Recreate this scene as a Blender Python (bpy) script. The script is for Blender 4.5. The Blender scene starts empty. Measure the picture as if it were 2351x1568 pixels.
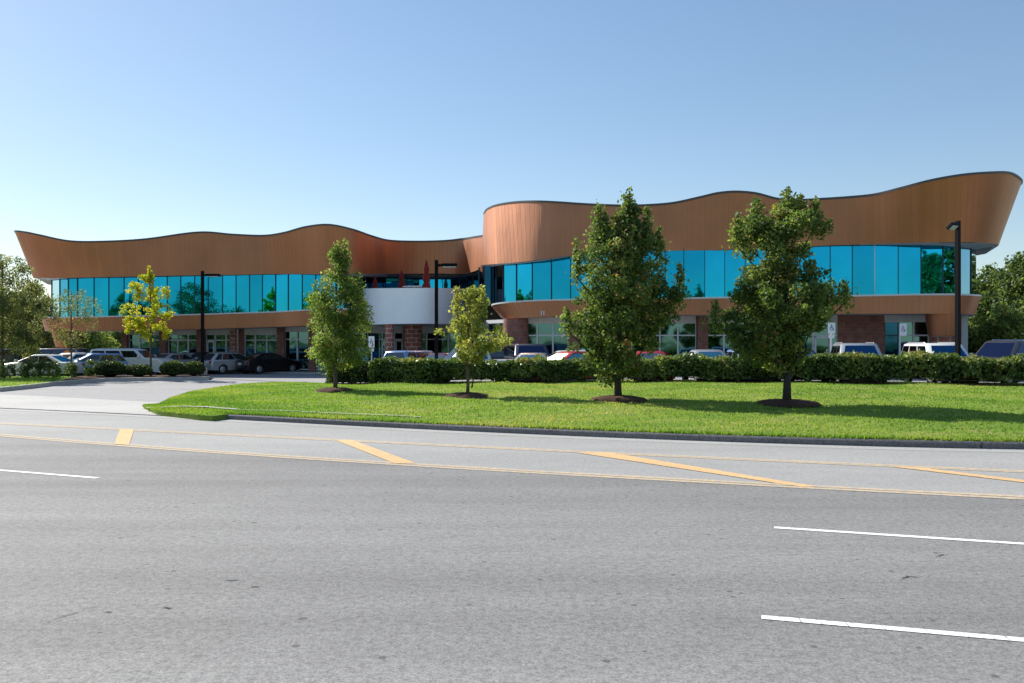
import bpy, math, random
import numpy as np
from mathutils import Vector, Matrix
random.seed(7); RNG = np.random.default_rng(11)
R = math.radians
S = bpy.context.scene
# ------------------------------------------------------------------ camera / world / sun
EYE = 2.1; F = 2000.0; CX = 1175.5; HZ = 787.0        # photograph measured on a 2351 px wide grid
cd = bpy.data.cameras.new("camera"); cam = bpy.data.objects.new("camera", cd)
S.collection.objects.link(cam); S.camera = cam
cam.location = (0, 0, EYE); cam.rotation_euler = (R(90), 0, 0)
cd.sensor_width = 36; cd.lens = F / 2351 * 36; cd.shift_y = (HZ - 784) / 2351
cd.clip_start = 0.1; cd.clip_end = 5000
SUN_AZ = R(-50); SUN_EL = R(36)                        # azimuth from +Y towards +X
w = bpy.data.worlds.new("World"); S.world = w; w.use_nodes = True
nt = w.node_tree; nt.nodes.clear()
sky = nt.nodes.new('ShaderNodeTexSky'); sky.sky_type = 'NISHITA'; sky.sun_disc = False
sky.sun_elevation = SUN_EL; sky.sun_rotation = SUN_AZ
sky.air_density = 1.0; sky.dust_density = 0.3; sky.ozone_density = 2.0; sky.altitude = 100
bg = nt.nodes.new('ShaderNodeBackground'); bg.inputs[1].default_value = 0.135
wo = nt.nodes.new('ShaderNodeOutputWorld')
gm = nt.nodes.new('ShaderNodeGamma'); gm.inputs[1].default_value = .75       # gamma correction evens out the sky's bright and dim sides
nt.links.new(sky.outputs[0], gm.inputs[0]); hs = nt.nodes.new('ShaderNodeHueSaturation'); hs.inputs['Saturation'].default_value = 1.2; hs.inputs['Hue'].default_value = .501
nt.links.new(gm.outputs[0], hs.inputs['Color']); nt.links.new(hs.outputs[0], bg.inputs[0]); nt.links.new(bg.outputs[0], wo.inputs[0])
sl = bpy.data.lights.new("sun", 'SUN'); sl.energy = 4.8; sl.angle = R(0.5); sl.color = (1, .95, .86)
so = bpy.data.objects.new("sun", sl); S.collection.objects.link(so)
sd = Vector((math.sin(SUN_AZ) * math.cos(SUN_EL), math.cos(SUN_AZ) * math.cos(SUN_EL), math.sin(SUN_EL)))
so.rotation_euler = sd.to_track_quat('Z', 'Y').to_euler(); so.location = sd * 60
S.view_settings.view_transform = 'Standard'; S.view_settings.look = 'None'
S.view_settings.exposure = 0.68; S.view_settings.gamma = 1; S.view_settings.use_curve_mapping = False
S.render.engine = 'CYCLES'

# ------------------------------------------------------------------ materials
def setin(n, k, v):
    for kk in ([k] if isinstance(k, str) else k):
        if kk in n.inputs: n.inputs[kk].default_value = v; return
class NT:
    def __init__(s, name):
        s.m = bpy.data.materials.new(name); s.m.use_nodes = True; s.t = s.m.node_tree
        s.b = s.t.nodes['Principled BSDF']
    def n(s, ty, **k):
        x = s.t.nodes.new('ShaderNode' + ty)
        for a, b in k.items(): setattr(x, a, b)
        return x
    def l(s, a, b): s.t.links.new(a, b)
    def noise(s, scale, detail=4, rough=.6, coord='Object', vscale=None, dist=0):
        tc = s.n('TexCoord'); no = s.n('TexNoise'); no.inputs['Scale'].default_value = scale
        no.inputs['Detail'].default_value = detail; no.inputs['Roughness'].default_value = rough
        no.inputs['Distortion'].default_value = dist
        if vscale:
            mp = s.n('Mapping'); mp.inputs['Scale'].default_value = vscale
            s.l(tc.outputs[coord], mp.inputs[0]); s.l(mp.outputs[0], no.inputs['Vector'])
        else: s.l(tc.outputs[coord], no.inputs['Vector'])
        return no.outputs['Fac']
    def ramp(s, fac, stops):
        r = s.n('ValToRGB'); e = r.color_ramp.elements
        while len(e) < len(stops): e.new(.5)
        for i, (p, c) in enumerate(stops):
            e[i].position = p; e[i].color = (c[0], c[1], c[2], 1) if hasattr(c, '__len__') else (c, c, c, 1)
        s.l(fac, r.inputs[0]); return r.outputs[0]
    def mix(s, fac, a, b, mode='MIX'):
        x = s.n('Mix', data_type='RGBA', blend_type=mode)
        for inp, v in ((x.inputs[0], fac), (x.inputs[6], a), (x.inputs[7], b)):
            if isinstance(v, bpy.types.NodeSocket): s.l(v, inp)
            elif hasattr(v, '__len__'): inp.default_value = (*v[:3], 1)
            else: inp.default_value = v
        return x.outputs[2]
    def bump(s, h, strength=.3, dist=.02):
        b = s.n('Bump'); b.inputs['Strength'].default_value = strength; b.inputs['Distance'].default_value = dist
        s.l(h, b.inputs['Height']); s.l(b.outputs[0], s.b.inputs['Normal']); return b
MATS = {}
def simple(name, col, rough=.6, metal=0, spec=.5, var=0.0, vs=4, coat=0):
    if name in MATS: return MATS[name]
    k = NT(name); k.b.inputs['Roughness'].default_value = rough; k.b.inputs['Metallic'].default_value = metal
    setin(k.b, ['Specular IOR Level', 'Specular'], spec); setin(k.b, ['Coat Weight', 'Clearcoat'], coat)
    setin(k.b, ['Coat Roughness'], .04)
    v = max(var, .04)
    no = k.noise(vs, 4); a = [c * (1 - v) for c in col]; b = [min(1, c * (1 + v)) for c in col]
    k.l(k.ramp(no, [(.3, a), (.7, b)]), k.b.inputs['Base Color'])
    MATS[name] = k.m; return k.m

def mat_asphalt(name, base, contrast=1.0, tint=(1, 1, 1), spots=True):
    k = NT(name); k.b.inputs['Roughness'].default_value = .85; setin(k.b, ['Specular IOR Level'], .25)
    big = k.noise(.12, 5, .6, vscale=(1, 3, 1)); c = [base * t for t in tint]
    col = k.ramp(big, [(.3, [x * .9 for x in c]), (.7, [x * 1.1 for x in c])])
    mid = k.noise(2.2, 5, .7)
    col = k.mix(1, col, k.ramp(mid, [(.32, 1 - .10 * contrast), (.68, 1 + .08 * contrast)]), 'MULTIPLY')
    fine = k.noise(15, 4, .85)
    col = k.mix(1, col, k.ramp(fine, [(.36, 1 - .5 * contrast), (.5, 1.0), (.64, 1 + .32 * contrast)]), 'MULTIPLY')
    fine2 = k.noise(48, 2, .8)
    col = k.mix(1, col, k.ramp(fine2, [(.36, 1 - .45 * contrast), (.5, 1), (.64, 1 + .35 * contrast)]), 'MULTIPLY')
    if spots:
        tl = k.noise(.9, 4, .6, vscale=(.05, 1.0, 1)); 
        tcr = k.n('TexCoord'); mpr = k.n('Mapping'); mpr.inputs['Rotation'].default_value = (0, 0, R(21)); mpr.inputs['Scale'].default_value = (.035, .75, 1)
        nr = k.n('TexNoise'); nr.inputs['Scale'].default_value = 1; nr.inputs['Detail'].default_value = 3
        k.l(tcr.outputs['Object'], mpr.inputs[0]); k.l(mpr.outputs[0], nr.inputs['Vector'])
        col = k.mix(1, col, k.ramp(nr.outputs['Fac'], [(.35, .86), (.65, 1.1)]), 'MULTIPLY')
        tc = k.n('TexCoord'); vo = k.n('TexVoronoi'); vo.inputs['Scale'].default_value = 3.4
        k.l(tc.outputs['Object'], vo.inputs['Vector'])
        nz = k.noise(1.7, 2); sm = k.n('Math', operation='MULTIPLY'); k.l(nz, sm.inputs[0]); sm.inputs[1].default_value = .19
        lt = k.n('Math', operation='LESS_THAN'); k.l(vo.outputs['Distance'], lt.inputs[0]); k.l(sm.outputs[0], lt.inputs[1])
        gate = k.ramp(k.noise(.9, 2), [(.44, 0), (.5, 1)])
        mm = k.n('Math', operation='MULTIPLY'); k.l(lt.outputs[0], mm.inputs[0]); k.l(gate, mm.inputs[1])
        m2 = k.n('Math', operation='MULTIPLY'); k.l(mm.outputs[0], m2.inputs[0]); m2.inputs[1].default_value = .75
        col = k.mix(m2.outputs[0], col, [x * .35 for x in c])
    k.l(col, k.b.inputs['Base Color'])
    k.bump(fine, .25, .01); return k.m
M_ROAD = mat_asphalt('asphalt', .232, .62, (1, .975, .945))
M_ROADF = mat_asphalt('worn_lane', .325, .45, (1, .985, .95), False)
M_ROADF2 = mat_asphalt('gutter_concrete', .37, .45, (1, .985, .95), False)
M_LOT = mat_asphalt('lot_asphalt', .31, .6, (1, .98, .98), False)
M_CONC = mat_asphalt('concrete', .43, .35, (1, .97, .92), False)
M_KERB = mat_asphalt('kerb_concrete', .17, .7, (1, .96, .95), False)

def mat_grass(name, c0, c1, c2):
    k = NT(name); k.b.inputs['Roughness'].default_value = .9; setin(k.b, ['Specular IOR Level'], .1)
    a = k.noise(.55, 6, .65, vscale=(1, 1.8, 1)); b = k.noise(9, 4, .8); f = k.noise(45, 3, .8)
    col = k.ramp(a, [(.3, c0), (.5, c1), (.68, c2)])
    col = k.mix(1, col, k.ramp(b, [(.3, .72), (.7, 1.25)]), 'MULTIPLY')
    col = k.mix(1, col, k.ramp(f, [(.3, .6), (.7, 1.35)]), 'MULTIPLY')
    k.l(col, k.b.inputs['Base Color']); k.bump(f, .6, .05); return k.m
M_GRASS = mat_grass('lawn_grass', (.13, .22, .03), (.2, .29, .045), (.32, .33, .09))
M_FIELD = mat_grass('field_grass', (.07, .11, .03), (.1, .14, .04), (.13, .16, .05))
M_MULCH = mat_grass('mulch', (.05, .03, .02), (.09, .05, .035), (.13, .08, .05))

def mat_leaf(name, stops, trans=.48, rough=.55):
    k = NT(name); k.t.nodes.remove(k.b); out = k.t.nodes['Material Output']
    at = k.n('Attribute', attribute_name='tint')
    col = k.ramp(at.outputs['Fac'], stops)
    d = k.n('BsdfPrincipled'); d.inputs['Roughness'].default_value = rough; setin(d, ['Specular IOR Level'], .3)
    t = k.n('BsdfTranslucent'); mx = k.n('MixShader'); mx.inputs[0].default_value = trans
    k.l(col, d.inputs['Base Color'])
    tc = k.mix(1, col, (1.35, 1.45, .75), 'MULTIPLY'); k.l(tc, t.inputs['Color'])
    k.l(d.outputs[0], mx.inputs[1]); k.l(t.outputs[0], mx.inputs[2]); k.l(mx.outputs[0], out.inputs[0])
    return k.m
L_DARK = mat_leaf('leaf_dark', [(0, (.065, .105, .03)), (.5, (.14, .195, .055)), (.85, (.27, .32, .1)), (.95, (.36, .33, .12)), (1, (.34, .18, .07))])
L_MID = mat_leaf('leaf_mid', [(0, (.09, .14, .035)), (.5, (.2, .27, .07)), (.85, (.33, .38, .12)), (.95, (.42, .36, .12)), (1, (.4, .22, .07))])
L_GOLD = mat_leaf('leaf_gold', [(0, (.2, .23, .06)), (.5, (.38, .38, .11)), (1, (.52, .45, .16))])
L_YEL = mat_leaf('leaf_yellow', [(0, (.3, .34, .02)), (.55, (.5, .48, .03)), (.9, (.6, .5, .04)), (1, (.55, .26, .04))])
L_OLIVE = mat_leaf('leaf_olive', [(0, (.11, .13, .055)), (.5, (.2, .22, .09)), (.85, (.3, .3, .13)), (1, (.4, .28, .12))])
L_BG = mat_leaf('leaf_background', [(0, (.06, .1, .035)), (.5, (.13, .18, .06)), (1, (.24, .27, .1))])
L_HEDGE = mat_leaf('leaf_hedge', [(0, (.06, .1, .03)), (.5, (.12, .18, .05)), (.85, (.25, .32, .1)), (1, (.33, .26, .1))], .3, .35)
L_BOX = mat_leaf('leaf_boxwood', [(0, (.035, .06, .02)), (.6, (.07, .11, .03)), (1, (.14, .19, .05))], .3, .5)
L_RUST = mat_leaf('leaf_rust', [(0, (.35, .1, .02)), (.6, (.5, .17, .03)), (1, (.4, .25, .05))])
L_RED = mat_leaf('leaf_red', [(0, (.3, .03, .02)), (1, (.45, .07, .03))])
L_GRASS = mat_leaf('grass_blades', [(0, (.11, .22, .03)), (.55, (.23, .34, .05)), (.85, (.36, .38, .1)), (1, (.46, .4, .17))], .45, .7)
M_BARK = simple('bark', (.11, .085, .065), .9, var=.35, vs=14)
M_BARKD = simple('bark_dark', (.045, .036, .032), .9, var=.35, vs=14)
M_CORE = simple('dark_core', (.018, .022, .012), 1, spec=.05, var=.5, vs=9)  # dark filler for the core added inside hedges and bushes

# copper panels : u = metres along the wall
def mat_copper(name, c=(.465, .2, .105)):
    k = NT(name); k.b.inputs['Metallic'].default_value = .85; k.b.inputs['Roughness'].default_value = .45
    uv = k.n('UVMap'); sp = k.n('SeparateXYZ'); k.l(uv.outputs[0], sp.inputs[0])
    dv = k.n('Math', operation='DIVIDE'); k.l(sp.outputs[0], dv.inputs[0]); dv.inputs[1].default_value = .32
    fl = k.n('Math', operation='FLOOR'); k.l(dv.outputs[0], fl.inputs[0])
    wn = k.n('TexWhiteNoise', noise_dimensions='1D'); k.l(fl.outputs[0], wn.inputs['W'])
    fr = k.n('Math', operation='FRACT'); k.l(dv.outputs[0], fr.inputs[0])
    tri = k.n('Math', operation='PINGPONG'); k.l(fr.outputs[0], tri.inputs[0]); tri.inputs[1].default_value = .5
    seam = k.ramp(tri.outputs[0], [(.0, 0), (.07, 1)])
    big = k.noise(.35, 3, .5)
    a = k.ramp(big, [(.3, [x * .9 for x in c]), (.7, [x * 1.08 for x in c])])
    a = k.mix(1, a, k.ramp(wn.outputs['Value'], [(0, .95), (1, 1.05)]), 'MULTIPLY')
    a = k.mix(1, a, k.ramp(tri.outputs[0], [(.0, .8), (.05, 1)]), 'MULTIPLY')
    k.l(a, k.b.inputs['Base Color'])
    rr = k.ramp(wn.outputs['Value'], [(0, .42), (1, .48)]); k.l(rr, k.b.inputs['Roughness'])
    # slight oil canning of every panel + seam
    tc = k.n('TexCoord'); mp = k.n('Mapping'); mp.inputs['Scale'].default_value = (2.5, 2.5, .35)
    n2 = k.n('TexNoise'); n2.inputs['Scale'].default_value = 1; k.l(tc.outputs['Object'], mp.inputs[0]); k.l(mp.outputs[0], n2.inputs['Vector'])
    b = k.bump(seam, .3, .025)
    b2 = k.n('Bump'); b2.inputs['Strength'].default_value = .25; b2.inputs['Distance'].default_value = .05
    k.l(n2.outputs['Fac'], b2.inputs['Height']); k.l(b2.outputs[0], b.inputs['Normal'])
    return k.m
M_COPPER = mat_copper('copper_panels')
def mat_glass(name, col, rough=.02, bumps=.12, metal=1.0):
    k = NT(name); k.b.inputs['Metallic'].default_value = metal; k.b.inputs['Roughness'].default_value = rough
    no = k.noise(.5, 2, .4); k.l(k.ramp(no, [(.35, [x * .93 for x in col]), (.65, [x * 1.05 for x in col])]), k.b.inputs['Base Color'])
    oi = k.n('ObjectInfo'); src = k.b.inputs['Base Color'].links[0].from_socket
    k.l(k.mix(1, src, k.ramp(oi.outputs['Random'], [(0, .86), (.5, 1.0), (1, 1.12)]), 'MULTIPLY'), k.b.inputs['Base Color'])
    n2 = k.noise(.9, 1, .4); k.bump(n2, bumps, .03); return k.m
M_BLUE = mat_glass('blue_mirror_glass', (.01, .33, .53))
M_STORE = mat_glass('storefront_glass', (.08, .185, .21), .03, .2)
M_DKGL = mat_glass('dark_glass', (.015, .08, .15), .04, .2)
M_CARGL = simple('car_glass', (.012, .016, .022), .04, 0, 1.0, coat=1)
M_CARGLB = mat_glass('tinted_car_glass', (.03, .13, .26), .05, .05)
M_CARGLT = mat_glass('teal_car_glass', (.15, .4, .45), .05, .05)
M_CARGLN = mat_glass('navy_car_glass', (.05, .065, .13), .05, .05)
M_MULL = simple('mullion_dark', (.012, .06, .085), .4, .3)
M_FRAME = simple('aluminium_frame', (.62, .65, .68), .4, .2)
M_WHITE = simple('white_panel', (.85, .86, .87), .5, 0, .4, var=.02, vs=.6)
M_WHITEB = simple('white_panel_shade_blue', (.86, .91, .97), .45, .2, .5, var=.02, vs=.6)  # white terrace panel with the sky blue of its shade put into the colour
M_SOFF = simple('soffit_grey', (.58, .58, .58), .7)
M_LINT = simple('lintel_stone', (.66, .66, .66), .8, var=.1)
M_ROOF = simple('roof_membrane', (.3, .3, .3), .9)
M_COPE = simple('dark_coping', (.09, .085, .085), .5, .4)
def mat_brick(name, a, b, mortar, sc=1.0):
    k = NT(name); k.b.inputs['Roughness'].default_value = .9; setin(k.b, ['Specular IOR Level'], .2)
    uv = k.n('UVMap'); br = k.n('TexBrick'); br.inputs['Scale'].default_value = 1.0
    br.inputs['Color1'].default_value = (*a, 1); br.inputs['Color2'].default_value = (*b, 1); br.inputs['Mortar'].default_value = (*mortar, 1)
    br.inputs['Brick Width'].default_value = .4 * sc; br.inputs['Row Height'].default_value = .19 * sc; br.inputs['Mortar Size'].default_value = .02 * sc
    k.l(uv.outputs[0], br.inputs['Vector'])
    c = k.mix(1, br.outputs['Color'], k.ramp(k.noise(3, 4), [(.3, .75), (.7, 1.2)]), 'MULTIPLY')
    k.l(c, k.b.inputs['Base Color']); return k.m
M_BRICK = mat_brick('brick', (.27, .105, .08), (.34, .135, .105), (.22, .17, .15))
M_TILE = mat_brick('red_block', (.34, .12, .09), (.38, .15, .11), (.5, .42, .38), 1.6)
M_BLACK = simple('black_metal', (.004, .004, .006), .55, .0, .12)
M_YEL = mat_asphalt('worn_yellow_paint', .62, .35, (1.0, .74, .44), False)
M_YELB = mat_asphalt('yellow_paint', .72, .3, (1.0, .62, .27), False)
M_WP = mat_asphalt('white_paint', .86, .2, (1, 1, 1), False)
def wear(m, under, lo, hi):
    t = m.node_tree; b = t.nodes['Principled BSDF']; src = b.inputs['Base Color'].links[0].from_socket
    tc = t.nodes.new('ShaderNodeTexCoord'); n = t.nodes.new('ShaderNodeTexNoise'); n.inputs['Scale'].default_value = 9; n.inputs['Detail'].default_value = 6; n.inputs['Roughness'].default_value = .8
    rp = t.nodes.new('ShaderNodeValToRGB'); rp.color_ramp.elements[0].position = lo; rp.color_ramp.elements[1].position = hi
    mx = t.nodes.new('ShaderNodeMix'); mx.data_type = 'RGBA'; mx.inputs[6].default_value = (under, under * .985, under * .96, 1)
    t.links.new(tc.outputs['Object'], n.inputs['Vector']); t.links.new(n.outputs['Fac'], rp.inputs[0]); t.links.new(rp.outputs[0], mx.inputs[0]); t.links.new(src, mx.inputs[7]); t.links.new(mx.outputs[2], b.inputs['Base Color'])
wear(M_YEL, .33, .38, .6); wear(M_YELB, .33, .36, .5); wear(M_WP, .26, .34, .44)
M_CRACK = simple('crack_dark', (.05, .05, .05), 1)  # dark tone of cracks, kerb joints and the gutter seam
M_TYRE = simple('tyre_rubber', (.02, .02, .02), .9)
M_RIM = simple('alloy', (.55, .56, .58), .3, .8)
M_TRIM = simple('black_plastic', (.02, .02, .022), .6)
M_HL = simple('headlight_lens', (.7, .72, .75), .1, .3)
M_TL = simple('taillight_lens', (.35, .012, .012), .15)
M_PLATE = simple('plate_white', (.7, .7, .68), .5)
M_SIGNB = simple('sign_blue', (.02, .12, .45), .5)
M_CANVAS = simple('red_canvas', (.2, .018, .015), .9, var=.2)
M_CONCL = simple('pale_concrete', (.42, .4, .37), .9, var=.12, vs=5)

# ------------------------------------------------------------------ helpers
def tag(o, label=None, cat=None, group=None, kind=None):
    if label: o['label'] = label
    if cat: o['category'] = cat
    if group: o['group'] = group
    if kind: o['kind'] = kind
    return o
def link(o, parent=None):
    S.collection.objects.link(o)
    if parent: o.parent = parent
    return o
def empty(name, loc=(0, 0, 0), rz=0, **k):
    o = bpy.data.objects.new(name, None); o.location = loc; o.rotation_euler = (0, 0, rz); o.empty_display_size = .3
    link(o); return tag(o, **k)
class MB:
    """collects faces; build() makes one mesh object"""
    def __init__(s): s.v = []; s.f = []; s.uv = {}; s.mi = []
    def add(s, vs, fs, mi=0, uvs=None):
        o = len(s.v); s.v += [tuple(map(float, p)) for p in vs]
        for j, f in enumerate(fs):
            if uvs: s.uv[len(s.f)] = uvs[j]
            s.f.append([o + i for i in f]); s.mi.append(mi)
        return s
    def quad(s, a, b, c, d, mi=0, uv=None): return s.add([a, b, c, d], [[0, 1, 2, 3]], mi, [uv] if uv else None)
    def box(s, x0, x1, y0, y1, z0, z1, mi=0):
        v = [(x0, y0, z0), (x1, y0, z0), (x1, y1, z0), (x0, y1, z0), (x0, y0, z1), (x1, y0, z1), (x1, y1, z1), (x0, y1, z1)]
        return s.add(v, [[0, 3, 2, 1], [4, 5, 6, 7], [0, 1, 5, 4], [1, 2, 6, 5], [2, 3, 7, 6], [3, 0, 4, 7]], mi)
    def tube(s, pts, rad, n=8, mi=0, cap=True):
        pts = [Vector(p) for p in pts]
        if not hasattr(rad, '__len__'): rad = [rad] * len(pts)
        rings = []; 
        for i, p in enumerate(pts):
            d = (pts[min(i + 1, len(pts) - 1)] - pts[max(i - 1, 0)]).normalized()
            a = d.cross(Vector((0, 0, 1)) if abs(d.z) < .95 else Vector((1, 0, 0))).normalized(); b = d.cross(a)
            rings.append([p + (a * math.cos(2 * math.pi * k / n) + b * math.sin(2 * math.pi * k / n)) * rad[i] for k in range(n)])
        vs = [q for r in rings for q in r]; fs = []
        for i in range(len(rings) - 1):
            for k in range(n):
                fs.append([i * n + k, i * n + (k + 1) % n, (i + 1) * n + (k + 1) % n, (i + 1) * n + k])
        if cap: fs += [list(range(n))[::-1], [(len(rings) - 1) * n + k for k in range(n)]]
        return s.add(vs, fs, mi)
    def lathe(s, prof, n=16, c=(0, 0), mi=0, star=0):
        vs = []; fs = []; uvs = []
        for (r, z) in prof:
            for k in range(n):
                rr = r * (1 - star * (k % 2)); a = 2 * math.pi * k / n
                vs.append((c[0] + rr * math.cos(a), c[1] + rr * math.sin(a), z))
        R0 = max(p[0] for p in prof)
        for i in range(len(prof) - 1):
            for k in range(n):
                fs.append([i * n + k, i * n + (k + 1) % n, (i + 1) * n + (k + 1) % n, (i + 1) * n + k])
                u0, u1 = 2 * math.pi * R0 * k / n, 2 * math.pi * R0 * (k + 1) / n
                uvs.append([(u0, prof[i][1]), (u1, prof[i][1]), (u1, prof[i + 1][1]), (u0, prof[i + 1][1])])
        s.add(vs, fs, mi, uvs)
        s.add([vs[k] for k in range(n)], [list(range(n))[::-1]], mi)
        s.add([vs[(len(prof) - 1) * n + k] for k in range(n)], [list(range(n))], mi)
        return s
    def build(s, name, mats, parent=None, smooth=False, origin=None, bevel=0, world=False):
        if not isinstance(mats, (list, tuple)): mats = [mats]
        off = Vector(origin) if origin is not None else (parent.location if (parent and world) else Vector((0, 0, 0)))
        me = bpy.data.meshes.new(name)
        me.from_pydata([(p[0] - off[0], p[1] - off[1], p[2] - off[2]) for p in s.v], [], s.f)
        for m in mats: me.materials.append(m)
        for i, p in enumerate(me.polygons): p.material_index = s.mi[i]; p.use_smooth = smooth
        if s.uv:
            ul = me.uv_layers.new(name='UVMap').data
            for i, p in enumerate(me.polygons):
                if i in s.uv:
                    for j, li in enumerate(p.loop_indices): ul[li].uv = s.uv[i][j]
        me.update()
        o = bpy.data.objects.new(name, me)
        if origin is not None: o.location = origin
        link(o, parent)
        if bevel:
            b = o.modifiers.new('bevel', 'BEVEL'); b.width = bevel; b.segments = 2; b.limit_method = 'ANGLE'; b.angle_limit = R(40)
        return o
def at(x, y, d):                       # point of the photograph grid at a measured distance
    return Vector(((x - CX) / F * d, d, EYE + (HZ - y) / F * d))
def gnd(x, y, z=0.0):                  # point on the ground of height z
    d = (EYE - z) * F / (y - HZ); return Vector(((x - CX) / F * d, d, z))
def og(x, y, z=0.0): return gnd(x / 1.2761, y / 1.2761, z)
def crv(P, n):                         # smooth resample of control rows (catmull-rom)
    P = np.array(P, float); m = len(P); t = np.linspace(0, m - 1, n); out = []
    for q in t:
        i = min(int(q), m - 2); u = q - i
        p0 = P[max(i - 1, 0)]; p1 = P[i]; p2 = P[i + 1]; p3 = P[min(i + 2, m - 1)]
        out.append(.5 * ((2 * p1) + (-p0 + p2) * u + (2 * p0 - 5 * p1 + 4 * p2 - p3) * u * u + (-p0 + 3 * p1 - 3 * p2 + p3) * u ** 3))
    return np.array(out)
def sstep(a, b, x):
    t = min(1, max(0, (x - a) / (b - a))); return t * t * (3 - 2 * t)
def zlot(X): return -.06 + .36 * sstep(-14, 12, X)

# ------------------------------------------------------------------ ground, road, lot
def extend(P, n=140, xa=-95, xb=85, keep=3):
    P = [tuple(p) for p in P]
    a, b = P[0], P[1]; s0 = (b[1] - a[1]) / (b[0] - a[0]); c, d = P[-2], P[-1]; s1 = (d[1] - c[1]) / (d[0] - c[0])
    X = np.array([p[0] for p in P]); Y = np.array([p[1] for p in P])
    co = np.polyfit(X, Y, keep)
    xs = np.linspace(xa, xb, n); ys = np.polyval(co, np.clip(xs, X[0], X[-1]))
    dco = np.polyder(co)
    ys = np.where(xs < X[0], np.polyval(co, X[0]) + np.polyval(dco, X[0]) * (xs - X[0]), ys)
    ys = np.where(xs > X[-1], np.polyval(co, X[-1]) + np.polyval(dco, X[-1]) * (xs - X[-1]), ys)
    return xs, ys, lambda x: float(np.interp(x, xs, ys))
def O(L, z=0): return [og(x, y, z)[:2] for x, y in L]
KX, KY, kerbY = extend(O([(0, 1197), (340, 1211), (800, 1238), (1200, 1255), (1500, 1271), (1900, 1286), (2300, 1300), (2600, 1310), (3000, 1317)]))
NX, NY, nearY = extend(O([(0, 1275), (357, 1304), (800, 1335), (1200, 1363), (1600, 1385), (1900, 1401), (2300, 1423), (2600, 1438), (3000, 1459)]))
FX, FY, farY = extend(O([(0, 1241), (357, 1257), (800, 1281), (1200, 1301), (1600, 1319), (1900, 1333), (2200, 1346), (2600, 1365), (3000, 1382)]))

g = MB(); g.quad((-3000, -3000, -.6), (3000, -3000, -.6), (3000, 3000, -.6), (-3000, 3000, -.6))
tag(g.build('ground', M_FIELD), kind='structure')
def strip(name, xs, fa, fb, za, zb, m, nv=8, parent=None):
    b = MB(); vs = []
    for x in xs:
        for j in range(nv + 1):
            t = j / nv; y = fa(x) * (1 - t) + fb(x) * t
            z = za(x, t) if callable(za) else za * (1 - t) + zb * t
            vs.append((x, y, z))
    fs = [[i * (nv + 1) + j, (i + 1) * (nv + 1) + j, (i + 1) * (nv + 1) + j + 1, i * (nv + 1) + j + 1] for i in range(len(xs) - 1) for j in range(nv)]
    b.add(vs, fs); return b.build(name, m, parent, smooth=True)
xs = list(np.linspace(-95, 85, 150))
road = empty('road'); tag(road, kind='structure')
strip('near_carriageway', xs, lambda x: nearY(x) - 15.6, nearY, 0, 0, M_ROAD, 2, road)
strip('far_carriageway', xs, nearY, lambda x: kerbY(x) + .02, 0, 0, M_ROADF, 2, road)
tag(strip('verge', xs, lambda x: nearY(x) - 90, lambda x: nearY(x) - 15.6, .12, .12, M_FIELD, 2), kind='structure')
tag(strip('parking_lot', xs, lambda x: kerbY(x) + .02, lambda x: 110, lambda x, t: -.01 + (zlot(x) + .0) * sstep(0, .14, t), 0, M_LOT, 30), kind='structure')
# the pale concrete apron across the mouth of the driveway
apx = list(np.linspace(-60, og(560, 1219)[0] + .6, 50))
apL = O([(-300, 1150), (0, 1161), (422, 1184)], 0.0)
sA = (apL[2][1] - apL[1][1]) / (apL[2][0] - apL[1][0])
def apY(x): return max(apL[1][1] + sA * (x - apL[1][0]), kerbY(x) + .1)
tag(strip('apron', apx, lambda x: kerbY(x) + .03, lambda x: apY(x) + .5, .02, .045, M_CONC, 2), kind='structure')
tag(strip('gutter', apx, lambda x: kerbY(x) - .02, lambda x: kerbY(x) + .03, .012, .012, M_CRACK, 1), kind='structure')
tag(strip('gutter_pan', list(np.linspace(-60, 60, 120)), lambda x: kerbY(x) - .55, lambda x: kerbY(x) - .02, .004, .004, M_ROADF2, 1), kind='structure')

def ribbon(pts, wd, z, m, name='lane_marking', parent=road, offs=(0,)):
    b = MB(); P = [Vector((p[0], p[1], 0)) for p in pts]
    for of in offs:
        L = []
        for i, p in enumerate(P):
            d = (P[min(i + 1, len(P) - 1)] - P[max(i - 1, 0)]).normalized(); nrm = Vector((-d.y, d.x, 0))
            L.append((p + nrm * (of - wd / 2), p + nrm * (of + wd / 2)))
        for i in range(len(L) - 1):
            a, c = L[i], L[i + 1]
            b.quad((a[0].x, a[0].y, z), (c[0].x, c[0].y, z), (c[1].x, c[1].y, z), (a[1].x, a[1].y, z))
    return b.build(name, m, parent)
ribbon([(x, nearY(x)) for x in np.linspace(-80, 70, 90)], .16, .005, M_YEL, offs=(-.095, .095))
ribbon([(x, farY(x)) for x in np.linspace(-80, 70, 90)], .14, .005, M_YEL, offs=(-.08, .08))
def patch(pts, z, m, name='lane_marking'):
    b = MB(); v = [og(x, y)[:2] for x, y in pts]; b.add([(p[0], p[1], z) for p in v], [list(range(len(v)))]); return b.build(name, m, road)
patch([(335, 1302), (378, 1304), (393, 1259), (352, 1258)], .009, M_YELB)
patch([(1157, 1359), (1218, 1358), (1031, 1290), (985, 1291)], .009, M_YELB)
patch([(2350, 1428), (2395, 1427), (1782, 1326), (1690, 1327)], .009, M_YELB)
patch([(3300, 1451), (3360, 1451), (2680, 1369), (2610, 1368)], .009, M_YELB)
def whiteline(L, wd): 
    P = O(L); ribbon(P, wd, .005, M_WP)
whiteline([(-420, 1340), (-200, 1359), (0, 1378), (286, 1401)], .1)
whiteline([(2268, 1546), (2600, 1568), (3000, 1594), (3500, 1624)], .1)
whiteline([(2231, 1809), (2600, 1841), (3000, 1876), (3500, 1916)], .095)
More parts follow.
